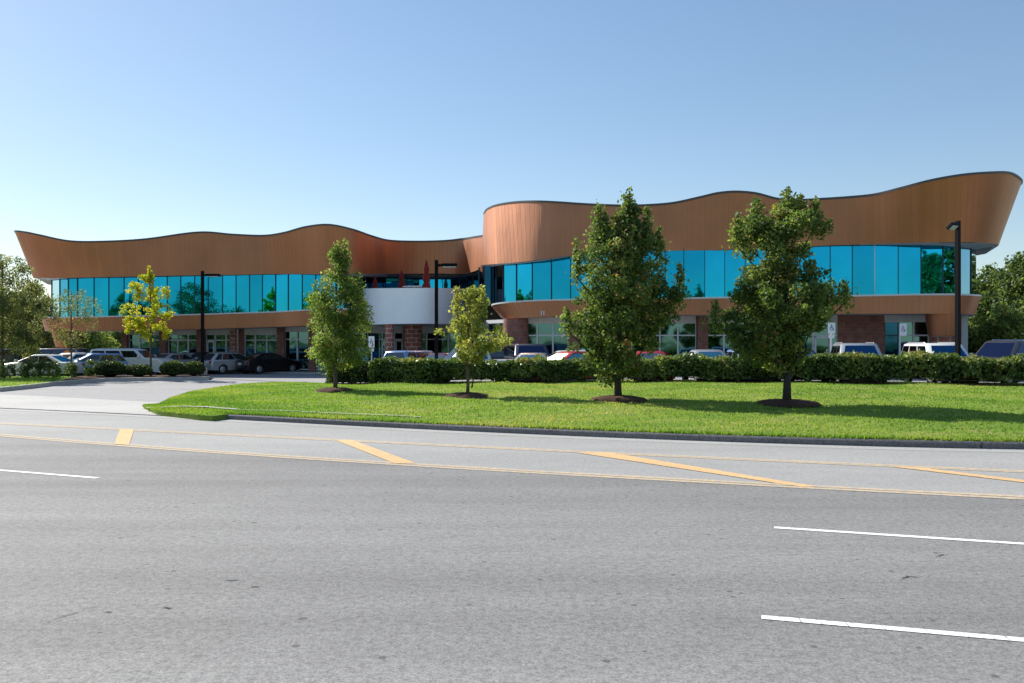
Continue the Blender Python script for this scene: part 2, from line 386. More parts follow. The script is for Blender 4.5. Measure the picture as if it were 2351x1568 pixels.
b = MB(); q0, q1 = og(2231, 1809), og(3000, 1876); rr = random.Random(4); t = .03
while t < 1:
    p = q0.lerp(q1, t); j = rr.uniform(-.02, .02); wd_ = rr.uniform(.001, .0032)
    b.quad((p.x - wd_, p.y - .06, .008), (p.x + wd_, p.y - .06, .008), (p.x + wd_ * .5 + j, p.y + .06, .008), (p.x - wd_ * .5 + j, p.y + .06, .008)); t += rr.uniform(.035, .1)
b.build('paint_cracks', M_CRACK, road)
def crack(L, wd=.02):
    b = MB(); P = [og(x, y) for x, y in L]; Q = []
    for i in range(len(P) - 1):
        for t in np.linspace(0, 1, 5)[:-1]: Q.append(P[i].lerp(P[i + 1], float(t)) + Vector((random.uniform(-.012, .012), random.uniform(-.012, .012), 0)))
    Q.append(P[-1]); n = len(Q)
    for i in range(n - 1):
        w0 = wd * math.sin(math.pi * (i + .3) / n) * random.uniform(.6, 1.3); w1 = wd * math.sin(math.pi * (i + 1.3) / n)
        b.quad((Q[i].x, Q[i].y - w0 / 2, .006), (Q[i + 1].x, Q[i + 1].y - w1 / 2, .006), (Q[i + 1].x, Q[i + 1].y + w1 / 2, .006), (Q[i].x, Q[i].y + w0 / 2, .006))
    b.build('crack', M_CRACK, road)
for L in ([(115, 1830), (150, 1822), (180, 1808), (240, 1790), (280, 1775)], [(2630, 1698), (2665, 1690), (2690, 1692)], [(2650, 1683), (2668, 1695), (2680, 1703)],
          [(2735, 1632), (2752, 1630), (2762, 1625), (2780, 1629)], [(658, 1702), (700, 1700)], [(735, 1721), (760, 1718)], [(470, 1782), (505, 1783)], [(300, 1796), (328, 1795)]):
    crack(L)

# lawn between road and hedge
FR = [og(*p, z=.1)[:2] for p in [(421, 1190), (459, 1207), (578, 1220), (623, 1223)]] + [(x, kerbY(x) + .16) for x in np.linspace(og(660, 1231)[0], 34, 40)]
BKD = [(421, 1184), (480, 1181), (497, 1165), (561, 1144), (640, 1131), (720, 1121), (800, 1117), (880, 1119), (960, 1124), (1030, 1126)]
BK = [og(*p, z=.12)[:2] for p in BKD] + [(-6.6, 42.6), (0, 41.5), (8, 39.6), (16, 37.2), (25, 34.5), (34, 31)]
def resample(P, n):
    P = np.array(P, float); d = np.r_[0, np.cumsum(np.linalg.norm(np.diff(P, axis=0), axis=1))]; t = np.linspace(0, d[-1], n)
    return np.c_[np.interp(t, d, P[:, 0]), np.interp(t, d, P[:, 1])]
NU, NV = 170, 26
fr = resample(FR, NU)
# match back points to front points so cross lines stay sensible: param by normalised length, eased
bk = resample(BK, NU)
def lawnz(X, u, t, edge):
    zb = zlot(X) + .14
    z = .14 + (zb - .14 + .0) * t + .13 * math.sin(math.pi * min(1, t * 1.0)) * min(1, u * 4)
    return z
LV = []
for i in range(NU):
    u = i / (NU - 1)
    for j in range(NV + 1):
        t = j / NV; p = fr[i] * (1 - t) + bk[i] * t
        e = min(1, min(t, 1 - t) * 8) * min(1, u * 10)
        z = lawnz(p[0], u, t, e) if u > .02 else .1
        z = .09 * (1 - min(1, u * 12)) + z * min(1, u * 12)
        z += e * .025 * (math.sin(p[0] * 1.7 + p[1] * .9) + math.sin(p[0] * .6 - p[1] * 2.1))
        LV.append((p[0], p[1], z))
lb = MB(); lb.add(LV, [[i * (NV + 1) + j, (i + 1) * (NV + 1) + j, (i + 1) * (NV + 1) + j + 1, i * (NV + 1) + j + 1] for i in range(NU - 1) for j in range(NV)])
# skirt so the edge meets the asphalt
for row in (0, NV):
    for i in range(NU - 1):
        a = LV[i * (NV + 1) + row]; c = LV[(i + 1) * (NV + 1) + row]
        q = [(a[0], a[1], -.12), (c[0], c[1], -.12), c, a]
        lb.add(q if row == 0 else q[::-1], [[0, 1, 2, 3]])
tag(lb.build('lawn', M_GRASS, smooth=True), kind='structure')
LVn = np.array(LV)
def lawn_at(x, y):
    i = np.argmin((LVn[:, 0] - x) ** 2 + (LVn[:, 1] - y) ** 2); return float(LVn[i, 2])

def kerb_mesh(P, wd, h, z0f, name, m, joints=0):
    b = MB(); P = [Vector((p[0], p[1], 0)) for p in P]; n = len(P); rows = []
    for i, p in enumerate(P):
        d = (P[min(i + 1, n - 1)] - P[max(i - 1, 0)]).normalized(); nn = Vector((-d.y, d.x, 0)); z = z0f(p.x, p.y)
        a = p; c = p + nn * wd
        rows.append([(a.x, a.y, z - .1), (a.x + nn.x * .02, a.y + nn.y * .02, z + h - .03), (a.x + nn.x * .05, a.y + nn.y * .05, z + h), (c.x, c.y, z + h), (c.x, c.y, z - .1)])
    for i in range(n - 1):
        for j in range(4): b.quad(rows[i][j], rows[i + 1][j], rows[i + 1][j + 1], rows[i][j + 1])
    b.add(rows[0], [[4, 3, 2, 1, 0]]); b.add(rows[-1], [[0, 1, 2, 3, 4]])
    o = b.build(name, m); tag(o, kind='structure'); return o
kx = np.linspace(og(640, 1225)[0], 60, 110)
kerb_mesh([(x, kerbY(x) + .0) for x in kx], .15, .135, lambda x, y: 0, 'kerb', M_KERB)
jb = MB()
for x in np.arange(9.3, 60, 3.05):
    y = kerbY(x); jb.box(x - .012, x + .012, y - .004, y + .14, .0, .137)
kj = jb.build('kerb_joints', M_CRACK); tag(kj, kind='structure')
# narrow concrete walk half overgrown by the lawn
sw = [og(x, y, .2)[:2] for x, y in [(424, 1188), (800, 1200), (1004, 1211), (1242, 1221), (1600, 1232), (1840, 1239), (2300, 1249)]]
swr = resample(sw, 80); b = MB()
for i in range(79):
    a, c = swr[i], swr[i + 1]
    if i > 40: break
    wd = .30 if i < 14 else .1
    za, zc = lawn_at(*a) + .03, lawn_at(*c) + .03
    b.quad((a[0], a[1], za), (c[0], c[1], zc), (c[0], c[1] + wd, zc), (a[0], a[1] + wd, za))
tag(b.build('path', M_CONC), kind='structure')

# grass blades : nobody could count them
def blades(name, n, sampler, h=(.02, .055), mat=L_GRASS):
    P = np.array([sampler() for _ in range(n)]); th = RNG.uniform(0, 2 * np.pi, n); hh = RNG.uniform(*h, n); wd = RNG.uniform(.012, .03, n)
    a = P + np.c_[np.cos(th) * wd, np.sin(th) * wd, -np.full(n, .01)]; c = P - np.c_[np.cos(th) * wd, np.sin(th) * wd, np.full(n, .01)]
    t = P + np.c_[RNG.normal(0, .025, n), RNG.normal(0, .025, n), hh]
    V = np.stack([a, c, t], 1).reshape(-1, 3); me = bpy.data.meshes.new(name)
    me.vertices.add(3 * n); me.vertices.foreach_set('co', V.ravel()); me.loops.add(3 * n); me.loops.foreach_set('vertex_index', np.arange(3 * n))
    me.polygons.add(n); me.polygons.foreach_set('loop_start', np.arange(0, 3 * n, 3)); me.materials.append(mat)
    at_ = me.attributes.new('tint', 'FLOAT', 'FACE'); patchy = .45 + .3 * np.sin(P[:, 0] * .9 + 2 * np.sin(P[:, 1] * .7)) + .22 * np.sin(P[:, 0] * 2.3 - P[:, 1] * 1.7) * np.sin(P[:, 1] * 2.9) + .2 * np.sin(P[:, 0] * .33 + 1)
    at_.data.foreach_set('value', np.clip(patchy * .75 + RNG.uniform(-.1, .4, n), 0, 1)); me.update(calc_edges=True)
    o = bpy.data.objects.new(name, me); link(o); return o
def lawn_s():
    while True:
        i = random.randrange(NU - 1); j = random.randrange(NV)
        a = LVn[i * (NV + 1) + j]; c = LVn[(i + 1) * (NV + 1) + j]; d = LVn[i * (NV + 1) + j + 1]; e = LVn[(i + 1) * (NV + 1) + j + 1]
        u, v = random.random(), random.random(); p = (a * (1 - u) + c * u) * (1 - v) + (d * (1 - u) + e * u) * v
        if -16 < p[0] < .62 * p[1] + 1: return p
def edge_s():
    x = random.uniform(-9, 22); return (x, kerbY(x) + random.uniform(.12, .3), .13)
tag(blades('grass', 12000, edge_s, (.04, .1)), 'ragged long grass fringe spilling over the kerb', 'grass', kind='stuff')
tag(blades('grass', 130000, lawn_s), 'short green lawn grass between road and hedge', 'grass', kind='stuff')

# left planting island with its kerb
IF = [(-40, 41.5)] + [gnd(x, y, .05)[:2] for x, y in [(0, 894), (60, 888), (120, 881), (180, 876), (251, 871), (345, 870), (480, 868)]]
IB = [(-44, 55)] + [gnd(x, y, .05)[:2] for x, y in [(0, 866), (60, 866), (120, 865), (180, 864), (251, 863), (345, 863), (484, 863)]]
fi = resample(IF, 50); bi = resample(IB, 50); b = MB(); 
for i in range(49):
    for (t0, t1) in ((0, .5), (.5, 1)):
        q = [fi[i] * (1 - t0) + bi[i] * t0, fi[i + 1] * (1 - t0) + bi[i + 1] * t0, fi[i + 1] * (1 - t1) + bi[i + 1] * t1, fi[i] * (1 - t1) + bi[i] * t1]
        b.add([(p[0], p[1], .1) for p in q], [[0, 1, 2, 3]], 1 if i > 33 else 0)
isl = b.build('planting_island', [M_GRASS, M_MULCH]); tag(isl, kind='structure')
kerb_mesh([(p[0], p[1] - .0) for p in fi], .3, .13, lambda x, y: 0.0, 'island_kerb', M_CONCL)
def isl_s():
    i = random.randrange(33); u, v = random.random(), random.random()
    p = (fi[i] * (1 - u) + fi[i + 1] * u) * (1 - v) + (bi[i] * (1 - u) + bi[i + 1] * u) * v; return (p[0], p[1], .1)
tag(blades('grass', 9000, isl_s, (.04, .1)), 'grass strip on the island left of the driveway', 'grass', kind='stuff')

# ------------------------------------------------------------------ the building
BL = empty('office_building', (0, 62, 0))
tag(BL, 'long two-storey office building with wavy copper fascia, blue ribbon windows and white terrace drum', 'building')
def surf(rows, n, name, m, thick=.25, outward=None, cope=False, nv=6, parent=BL):
    """rows: (xb,yb,db, xt,yt,dt): bottom and top points of a wall panel, with an inner skin"""
    C = crv(rows, n); B = [at(*r[:3]) for r in C]; T = [at(*r[3:]) for r in C]
    mb = MB(); L = 0; Ls = [0]
    for i in range(n - 1): L += (B[i + 1] - B[i]).length; Ls.append(L)
    vs = []
    for i in range(n):
        for j in range(nv + 1): vs.append(B[i].lerp(T[i], j / nv))
    fs = []; uvs = []
    for i in range(n - 1):
        for j in range(nv):
            fs.append([i * (nv + 1) + j, (i + 1) * (nv + 1) + j, (i + 1) * (nv + 1) + j + 1, i * (nv + 1) + j + 1])
            uvs.append([(Ls[i], j), (Ls[i + 1], j), (Ls[i + 1], j + 1), (Ls[i], j + 1)])
    mb.add(vs, fs, 0, uvs)
    def inn(P):
        out = []
        for i, p in enumerate(P):
            d = P[min(i + 1, n - 1)] - P[max(i - 1, 0)]; d.z = 0; d = d.normalized(); out.append(p + Vector((-d.y, d.x, 0)) * thick)
        return out
    Bi, Ti = inn(B), inn(T)
    o = mb.build(name, m, parent, smooth=True, world=True)
    m2 = MB()
    for i in range(n - 1):
        m2.quad(B[i + 1], B[i], Bi[i], Bi[i + 1], 0)
        if name == 'copper_fascia':
            e0 = (T[i] - Ti[i]) * .12; e1 = (T[i + 1] - Ti[i + 1]) * .12; dz = Vector((0, 0, .05)); q0, q1 = T[i] + e0, T[i + 1] + e1
            m2.quad(q0 - dz * 1.4, q1 - dz * 1.4, q1 + dz, q0 + dz, 0); m2.quad(q0 + dz, q1 + dz, Ti[i + 1] + dz, Ti[i] + dz, 0)
        m2.quad(T[i], T[i + 1], Ti[i + 1], Ti[i], 0); m2.quad(Ti[i], Ti[i + 1], Bi[i + 1], Bi[i], 0)
    return o, B, T, Bi, Ti, m2
def close(P0, P1, name, m, parent=BL):     # horizontal-ish plate between two equal polylines
    mb = MB()
    for i in range(len(P0) - 1): mb.quad(P0[i], P0[i + 1], P1[i + 1], P1[i])
    return mb.build(name, m, parent, world=True)
LF = [(118, 645, 78, 80, 546, 78), (90, 641, 70, 52, 538, 69), (76, 638, 65.5, 33, 530.5, 64), (88, 638, 64, 54, 532, 62.7), (125, 638, 63.4, 90, 539, 62.4), (180, 637, 63, 160, 553, 62.4), (250, 636, 62.6, 240, 554, 62.3),
      (340, 634, 62.3, 335, 548.5, 62.2), (455, 632, 62.1, 455, 533, 62), (540, 631, 62, 535, 538, 62), (610, 629.5, 61.8, 605, 540.5, 61.8), (660, 629, 61.2, 652, 534, 60.8), (710, 629, 60, 702, 520.5, 59.6),
      (762, 629, 59, 755, 515.5, 58.6), (812, 629, 59.3, 808, 526, 58.9), (855, 629, 60.8, 852, 541, 60.5), (895, 628.5, 62.6, 893, 551.5, 62.4), (955, 628, 63.8, 955, 554, 63.6), (1020, 628, 63.9, 1020, 552.5, 63.9),
      (1060, 628.5, 63.2, 1062, 548, 63.4), (1088, 623, 61, 1088, 544, 61.6), (1112, 612, 59.6, 1114, 540, 60), (1130, 610, 59, 1135, 537, 59.4)]
oF, FB, FT, FBi, FTi, m2 = surf(LF, 220, 'copper_fascia', M_COPPER); m2.build('coping', M_COPE, BL, world=True)
RF = [(1160, 606, 66, 1160, 486, 66), (1124, 607, 61.5, 1128, 487, 61.5), (1106, 608, 58, 1112, 490, 58.8), (1108, 608, 56.4, 1112, 488, 57.4), (1122, 607, 55.2, 1120, 479, 56.7), (1150, 605, 54.1, 1143, 470, 55.5), (1195, 601.5, 52.9, 1186, 463.5, 54.0),
      (1236, 596.5, 52.05, 1234, 462, 52.6), (1285, 590, 51.5, 1282, 464, 51.75), (1332, 584, 51.3, 1325, 467, 51.5), (1385, 579, 51, 1380, 470, 51.1), (1440, 577, 50.7, 1438, 471.5, 50.8), (1495, 576, 50.4, 1493, 470, 50.4), (1550, 575.5, 50, 1548, 465, 50), (1610, 574.5, 49.6, 1608, 452, 49.5),
      (1650, 574, 49.3, 1650, 442.5, 49.2), (1690, 573, 49.1, 1692, 439.5, 48.9), (1735, 572, 48.8, 1737, 443.5, 48.6), (1785, 570, 48.5, 1787, 456, 48.4), (1835, 567.5, 48.2, 1838, 458.5, 48.1), (1890, 564, 47.9, 1890, 456, 47.8), (1950, 562, 47.5, 1950, 452, 47.4), (2010, 560, 46.9, 2008, 446, 46.6), (2070, 558, 46.1, 2066, 432, 45.6),
      (2135, 556.5, 45.4, 2135, 414, 44.6), (2200, 556, 45.1, 2205, 401.5, 44.2), (2250, 557, 45.4, 2268, 396, 44.4), (2280, 559, 46.4, 2318, 396.5, 45.4), (2293, 562, 48, 2345, 412, 47.5), (2285, 569, 51, 2342, 424, 51), (2262, 583, 57, 2318, 450, 57.5)]
oR, GB, GT, GBi, GTi, m2 = surf(RF, 260, 'copper_fascia', M_COPPER); m2.build('coping', M_COPE, BL, world=True)

# ribbon glazing : curve through (x, ybase, depth)
def glass_run(xs_, base, topz_f, sill_h=.08, name='window', dark=(), mat=M_BLUE, light=()):
    bx = [b[0] for b in base]
    P = [Vector(at(x, np.interp(x, bx, [b[1] for b in base]), np.interp(x, bx, [b[2] for b in base]))) for x in xs_]
    T = [Vector((p.x, p.y, topz_f(x))) for p, x in zip(P, xs_)]
    for i in range(len(P) - 1):
        a, c, d, e = P[i], P[i + 1], T[i + 1], T[i]
        jx = random.uniform(-.004, .004); jz = random.uniform(-.004, .004); dr = (c - a).normalized(); nn = Vector((dr.y, -dr.x, 0))
        mb = MB(); mb.quad(a + nn * jx, c - nn * jx, d + nn * (jz), e - nn * (jz))
        # backing
        mb.quad(a - nn * .06, e - nn * .06, d - nn * .06, c - nn * .06)
        o = mb.build(name, mat, BL, world=True)
        fb = MB(); q = a + nn * .02; w2 = .022
        for (p0, p1) in ((a - dr * w2, a + dr * w2),):
            fb.quad(p0 + nn * .05, p1 + nn * .05, Vector((p1.x, p1.y, e.z)) + nn * .05, Vector((p0.x, p0.y, e.z)) + nn * .05)
            fb.quad(p0 - nn * .05, p0 + nn * .05, Vector((p0.x, p0.y, e.z)) + nn * .05, Vector((p0.x, p0.y, e.z)) - nn * .05)
            fb.quad(p1 + nn * .05, p1 - nn * .05, Vector((p1.x, p1.y, e.z)) - nn * .05, Vector((p1.x, p1.y, e.z)) + nn * .05)
        fo = fb.build('mullion', M_FRAME if i in light else M_MULL, o)
        for vv in fo.data.vertices: vv.co = vv.co - Vector(BL.location)
    return P, T
def lin(*a): return [x for x in a]
lxs = [119, 137.5, 157, 178, 216, 250, 285, 318, 352, 384, 415, 447, 478, 511, 542, 573, 602.5, 633, 662, 694, 725, 757, 790]
lbase = [(119, 729, 67), (137, 729, 64.6), (157, 728.8, 63.8), (216, 727.5, 63.2), (340, 725, 62.8), (450, 723, 62.5), (542, 720, 62.3), (633, 717, 62), (694, 713.5, 60.9), (757, 710.5, 60.3), (790, 711, 60.5)]
GLP, GLT = glass_run(lxs, lbase, lambda x: 7.0)
rec = [(790, 711, 60.5), (838, 713, 62.2), (870, 713, 64.6), (960, 714, 66), (1040, 714, 66), (1075, 714, 64.6), (1100, 712, 62)]
rxs0 = [790, 812, 838, 862, 886, 916, 936, 962, 987, 1016, 1036, 1056, 1072, 1086, 1100]
glass_run(rxs0[4:13], rec, lambda x: 7.05)
glass_run(rxs0[:5], rec, lambda x: 7.05, mat=M_DKGL)
glass_run(rxs0[12:] , rec, lambda x: 7.1, mat=M_DKGL)
rbase = [(1100, 705, 60), (1112, 702, 57), (1128, 700, 56.9), (1156, 694.5, 55.1), (1186, 692, 54.1), (1222, 690.5, 53.2), (1266, 689.5, 52.5), (1310, 688.5, 51.9), (1450, 687, 50.7), (1600, 685, 49.7), (1800, 682, 48.6), (1957, 680, 47.8), (2062, 678, 47), (2114, 677, 46.7), (2164, 677, 46.8), (2204, 678, 47.6), (2229, 680, 49.2), (2241, 682, 51.5)]
rxs = [1100, 1112, 1128, 1140, 1156, 1186, 1222, 1266, 1310, 1353, 1396, 1440, 1483, 1527, 1570, 1618, 1664, 1711, 1760, 1808, 1857, 1906, 1957, 2008, 2062, 2114, 2164, 2204, 2229, 2241]
glass_run(rxs[:5], rbase, lambda x: 7.3, mat=M_DKGL)
GRP, GRT = glass_run(rxs[4:], rbase, lambda x: 7.5, light=(19,))
# wall returns behind the two ends, roofs, soffits
def back(P, dy): return [Vector((p.x, p.y + dy, p.z)) for p in P]
def plate(front, yb, z, name, m):
    mb = MB(); f = [Vector((p.x, p.y + .05, z)) for p in front]; b = [Vector((p.x, yb, z)) for p in front]
    for i in range(len(f) - 1): mb.quad(f[i], f[i + 1], b[i + 1], b[i])
    return mb.build(name, m, BL, world=True)
YB = 86
plate(FBi[6:], YB, 7.02, 'roof_deck', M_ROOF); plate(GBi[6:-6], YB, 7.55, 'roof_deck', M_ROOF)
# soffits under the fascias: between fascia bottom edge and the glazing head
def soffit(edge, z, dy, name, m=M_SOFF):
    mb = MB(); n = len(edge)
    for i in range(n - 1):
        a, c = edge[i], edge[i + 1]
        mb.quad(c, a, (a.x, a.y + dy, z(a)), (c.x, c.y + dy, z(c)))
    return mb.build(name, m, BL, world=True)
soffit([p for p in FB if True], lambda p: p.z + .02, 3.2, 'soffit')
soffit([p for p in GB if p.y < 58 and p.x > -2.2], lambda p: p.z + .02, 3.2, 'soffit')
xl, xr = GLP[0].x, GRP[-1].x
mb = MB(); mb.quad((xl, GLP[0].y, 3.9), (xl, YB, 3.9), (xl, YB, 7.0), (xl, GLP[0].y, 7.0)); mb.quad((xr, YB, 4.6), (xr, GRP[-1].y, 4.6), (xr, GRP[-1].y, 7.5), (xr, YB, 7.5))
mb.quad((xr, YB, -.1), (xl, YB, -.1), (xl, YB, 7.5), (xr, YB, 7.5)); mb.build('rear_wall', M_WHITE, BL, world=True)
# parapet screens that back the fascias so that the roof reads closed from the rear
mb = MB(); mb.quad((xl, YB, 7), (xr, YB, 7), (xr, YB, 9.2), (xl, YB, 9.2)); mb.build('rear_parapet', M_COPE, BL, world=True)

# lower copper band
LBn = [(112, 760, 76, 100, 730, 76), (104, 760, 68, 95, 730, 67), (108, 760.5, 64, 100, 730, 63.4), (140, 760.5, 62.6, 134, 730, 62.3), (200, 760, 61.9, 198, 729, 61.8), (235, 760, 61.7, 235, 728.5, 61.6), (340, 757.5, 61.5, 340, 726, 61.4), (450, 756, 61.3, 450, 723.5, 61.2),
       (542, 753, 61, 542, 720.5, 61), (632, 750.5, 60.6, 632, 717.5, 60.6), (700, 748, 59.4, 700, 713.5, 59.4), (760, 746, 58.9, 760, 710.5, 58.9), (800, 746, 59.2, 800, 710.5, 59.2), (840, 746, 60, 840, 711, 60), (870, 746, 61.5, 870, 712, 61.5)]
_, LB, LT, LBi, LTi, m2 = surf(LBn, 150, 'copper_band', M_COPPER, nv=2); m2.build('band_return', M_COPE, BL, world=True)
RBn = [(1160, 724, 62, 1150, 704, 62), (1150, 724, 57.5, 1136, 704, 58), (1150, 728, 54.8, 1128, 703, 55.4), (1163, 730.5, 52.9, 1136, 699.5, 53.6), (1190, 730.5, 51.9, 1168, 695.5, 52.3), (1235, 728.5, 51.3, 1225, 692, 51.4), (1300, 725.5, 50.7, 1298, 690, 50.7), (1380, 724.5, 50.2, 1380, 689, 50.2), (1450, 724, 49.8, 1450, 688, 49.8),
       (1600, 723, 48.8, 1600, 686, 48.8), (1800, 721.5, 47.7, 1800, 683, 47.7), (1957, 720.5, 46.8, 1957, 681, 46.8), (2062, 720, 46, 2062, 679, 46), (2130, 720, 45.6, 2132, 678, 45.6), (2190, 720.5, 45.6, 2196, 678, 45.5), (2225, 721.5, 46.4, 2238, 679.5, 46.2), (2238, 723, 48.5, 2253, 682, 48.2), (2228, 728, 55, 2240, 690, 55)]
_, RB, RT, RBi, RTi, m2 = surf(RBn, 200, 'copper_band', M_COPPER, nv=3); m2.build('band_return', M_COPE, BL, world=True)
# pale sill on top of the bands running back to the glass
def sill(T, dy, name='sill'):
    mb = MB()
    for i in range(len(T) - 1):
        a, c = T[i], T[i + 1]; u = Vector((0, 0, .035)); f = Vector((0, -.03, 0)); k = Vector((0, dy, .035))
        if c.x <= a.x: continue
        mb.quad(a + f, c + f, c + f + u * 2.6, a + f + u * 2.6); mb.quad(a + f + u * 2.6, c + f + u * 2.6, c + k + u * 2, a + k + u * 2)
    mb.build(name, M_FRAME, BL, world=True)
sill(LT, 2.0); sill(RT[12:], 1.6)
soffit([p for p in LB if p.x > -36], lambda p: p.z + .01, 4.6, 'soffit', M_SOFF)
soffit([p for p in RB if p.y < 58], lambda p: p.z + .01, 3.6, 'soffit', M_SOFF)
# raised faint numerals on the band by the nose of the right wing
for xq in (1243, 1248.5, 1254):
    p = at(xq, 723.5, 51.15); mb = MB(); mb.box(p.x - .035, p.x + .035, p.y - .04, p.y, p.z, p.z + .26); mb.build('house_number', M_PLATE, BL, world=True)

# copper drums hanging below the ends of the bands (inverted cones)
def drum(x, d, ytop, ybot, rt, rb, z_extra=0):
    c = at(x, ytop, d); zb = at(x, ybot, d).z; mb = MB()
    mb.lathe([(rb, zb), (rt, c.z + .02)], 40, (c.x, c.y)); return mb.build('copper_drum', M_COPPER, BL, smooth=False, world=True), c
drum(2163, 46.4, 719.5, 771, .86, .68); drum(158, 63.6, 760, 797, 1.15, .85)

# white terrace drum
TW = [(838, 745, 63, 836, 663, 63), (835, 745.5, 60.5, 834, 662.5, 60.5), (850, 745.5, 58.6, 849, 662, 58.6), (890, 744, 57, 889, 661.5, 57), (940, 743, 56.3, 940, 661, 56.3), (985, 743, 56.6, 985, 661, 56.6), (1025, 744, 57.8, 1026, 661.5, 57.8), (1052, 745, 59.6, 1054, 662, 59.6), (1068, 744, 61.5, 1070, 662, 61.5), (1085, 742, 63.5, 1086, 663, 63.5)]
_, WB, WT, WBi, WTi, m2 = surf(TW, 90, 'terrace_wall', M_WHITEB, nv=3, thick=.2); m2.build('terrace_coping', M_WHITEB, BL, world=True)
soffit(WB, lambda p: p.z + .01, 8, 'soffit', M_SOFF)
mb = MB()
for i in range(len(WTi) - 1):
    a, c = WTi[i], WTi[i + 1]; mb.quad((a.x, a.y, 4.15), (c.x, c.y, 4.15), (c.x, 66, 4.15), (a.x, 66, 4.15))
mb.build('terrace_floor', M_CONCL, BL, world=True)

# ground floor : storefronts
def uvbox(mb, x0, x1, y0, y1, z0, z1):
    for (a, c, L) in (((x0, y0), (x1, y0), x1 - x0), ((x1, y0), (x1, y1), y1 - y0), ((x0, y1), (x0, y0), y1 - y0), ((x1, y1), (x0, y1), x1 - x0)):
        mb.quad((a[0], a[1], z0), (c[0], c[1], z0), (c[0], c[1], z1), (a[0], a[1], z1), 0, [(0, z0), (L, z0), (L, z1), (0, z1)])
    mb.quad((x0, y0, z0), (x0, y1, z0), (x1, y1, z0), (x1, y0, z0), 0, [(0, 0)] * 4); mb.quad((x0, y0, z1), (x1, y0, z1), (x1, y1, z1), (x0, y1, z1), 0, [(0, 0)] * 4)
def store_run(items, dep, ytran, ylint, zsoff, z0f, doors=()):
    for it in items:
        kind, x0, x1 = it[:3]; mull = it[3] if len(it) > 3 else []
        d0, d1 = dep(x0), dep(x1); a = at(x0, HZ, d0); c = at(x1, HZ, d1); zs = zsoff((x0 + x1) / 2); zg = z0f((a.x + c.x) / 2)
        dr = (c - a); L = dr.length; dr = dr.normalized(); nn = Vector((dr.y, -dr.x, 0))
        zt = EYE + (HZ - ytran((x0 + x1) / 2)) / F * d0; zl = EYE + (HZ - ylint((x0 + x1) / 2)) / F * d0
        def pt(s, o, z): p = a + dr * s + nn * o; return (p.x, p.y, z)
        def bx(mb, s0, s1, o0, o1, za, zb):
            v = [pt(s0, o0, za), pt(s1, o0, za), pt(s1, o1, za), pt(s0, o1, za), pt(s0, o0, zb), pt(s1, o0, zb), pt(s1, o1, zb), pt(s0, o1, zb)]
            mb.add(v, [[0, 3, 2, 1], [4, 5, 6, 7], [0, 1, 5, 4], [1, 2, 6, 5], [2, 3, 7, 6], [3, 0, 4, 7]])
        if kind in ('win', 'door', 'dark', 'full'):
            gl = MB(); gl.quad(pt(0, 0, zg), pt(L, 0, zg), pt(L, 0, zl), pt(0, 0, zl)); gl.quad(pt(0, -.06, zg), pt(0, -.06, zl), pt(L, -.06, zl), pt(L, -.06, zg))
            go = gl.build('door' if kind == 'door' else 'storefront_window', M_DKGL if kind == 'dark' else M_STORE, BL, world=True)
            fm = MB(); ww = .045
            ss = [0, L] + [((q - x0) / (x1 - x0)) * L for q in mull]
            for s in ss: bx(fm, max(0, s - ww), min(L, s + ww), .0, .09, zg, zl)
            zk = zg + (.12 if kind in ('door', 'full') else .45)
            for z in (zk, zt): bx(fm, 0, L, .0, .08, z - .04, z + .04)
            if kind == 'door':
                for s in (.06, L - .12): bx(fm, s, s + .1, .01, .11, zg, zt)
                bx(fm, .06, L - .02, .01, .11, zt - .16, zt - .02); 
            fo = fm.build('frame', M_FRAME if kind != 'dark' else M_MULL, go)
            for vv in fo.data.vertices: vv.co = vv.co - Vector(BL.location)
            if kind == 'door':
                hm = MB(); s = L * .72; bx(hm, s, s + .03, .11, .16, zg + .8, zg + 1.3); ho = hm.build('handle', M_RIM, go)
                for vv in ho.data.vertices: vv.co = vv.co - Vector(BL.location)
            if kind != 'full' or True:
                lm = MB(); bx(lm, 0, L, -.06, .14, zl, zs + .05); lm.build('lintel', M_LINT, BL, world=True)
        elif kind == 'wall':
            mb = MB(); Lc = L
            mb.quad(pt(0, .12, zg), pt(L, .12, zg), pt(L, .12, zs), pt(0, .12, zs), 0, [(0, 0), (Lc, 0), (Lc, zs - zg), (0, zs - zg)])
            mb.quad(pt(0, -.2, zg), pt(0, .12, zg), pt(0, .12, zs), pt(0, -.2, zs), 0, [(0, 0), (.32, 0), (.32, 3), (0, 3)])
            mb.quad(pt(L, .12, zg), pt(L, -.2, zg), pt(L, -.2, zs), pt(L, .12, zs), 0, [(0, 0), (.32, 0), (.32, 3), (0, 3)])
            mb.build('brick_wall', M_BRICK, BL, world=True)
        elif kind == 'pier':
            p = (a + c) / 2; hw = L / 2; mb = MB(); uvbox(mb, p.x - hw, p.x + hw, p.y - .45, p.y + .3, zg, zs); mb.build('brick_pier', M_BRICK, BL, world=True)
        elif kind == 'round':
            p = (a + c) / 2; mb = MB(); r = L / 2; mb.lathe([(r, zg), (r, zs)], 24, (p.x, p.y - .8)); mb.build('round_column', it[3] if len(it) > 3 else M_BRICK, BL, smooth=True, world=True)
def depL(x): return float(np.interp(x, [100, 300, 550, 640, 700, 760, 850, 960, 1060, 1130], [65, 64.5, 64.2, 63.8, 62.8, 62.3, 63, 64, 63.5, 62]))
def depR(x): return float(np.interp(x, [1110, 1200, 1600, 2000, 2130, 2220], [57, 52.9, 51.2, 49.3, 48.5, 48.5]))
zgL = lambda X: zlot(X) + .12
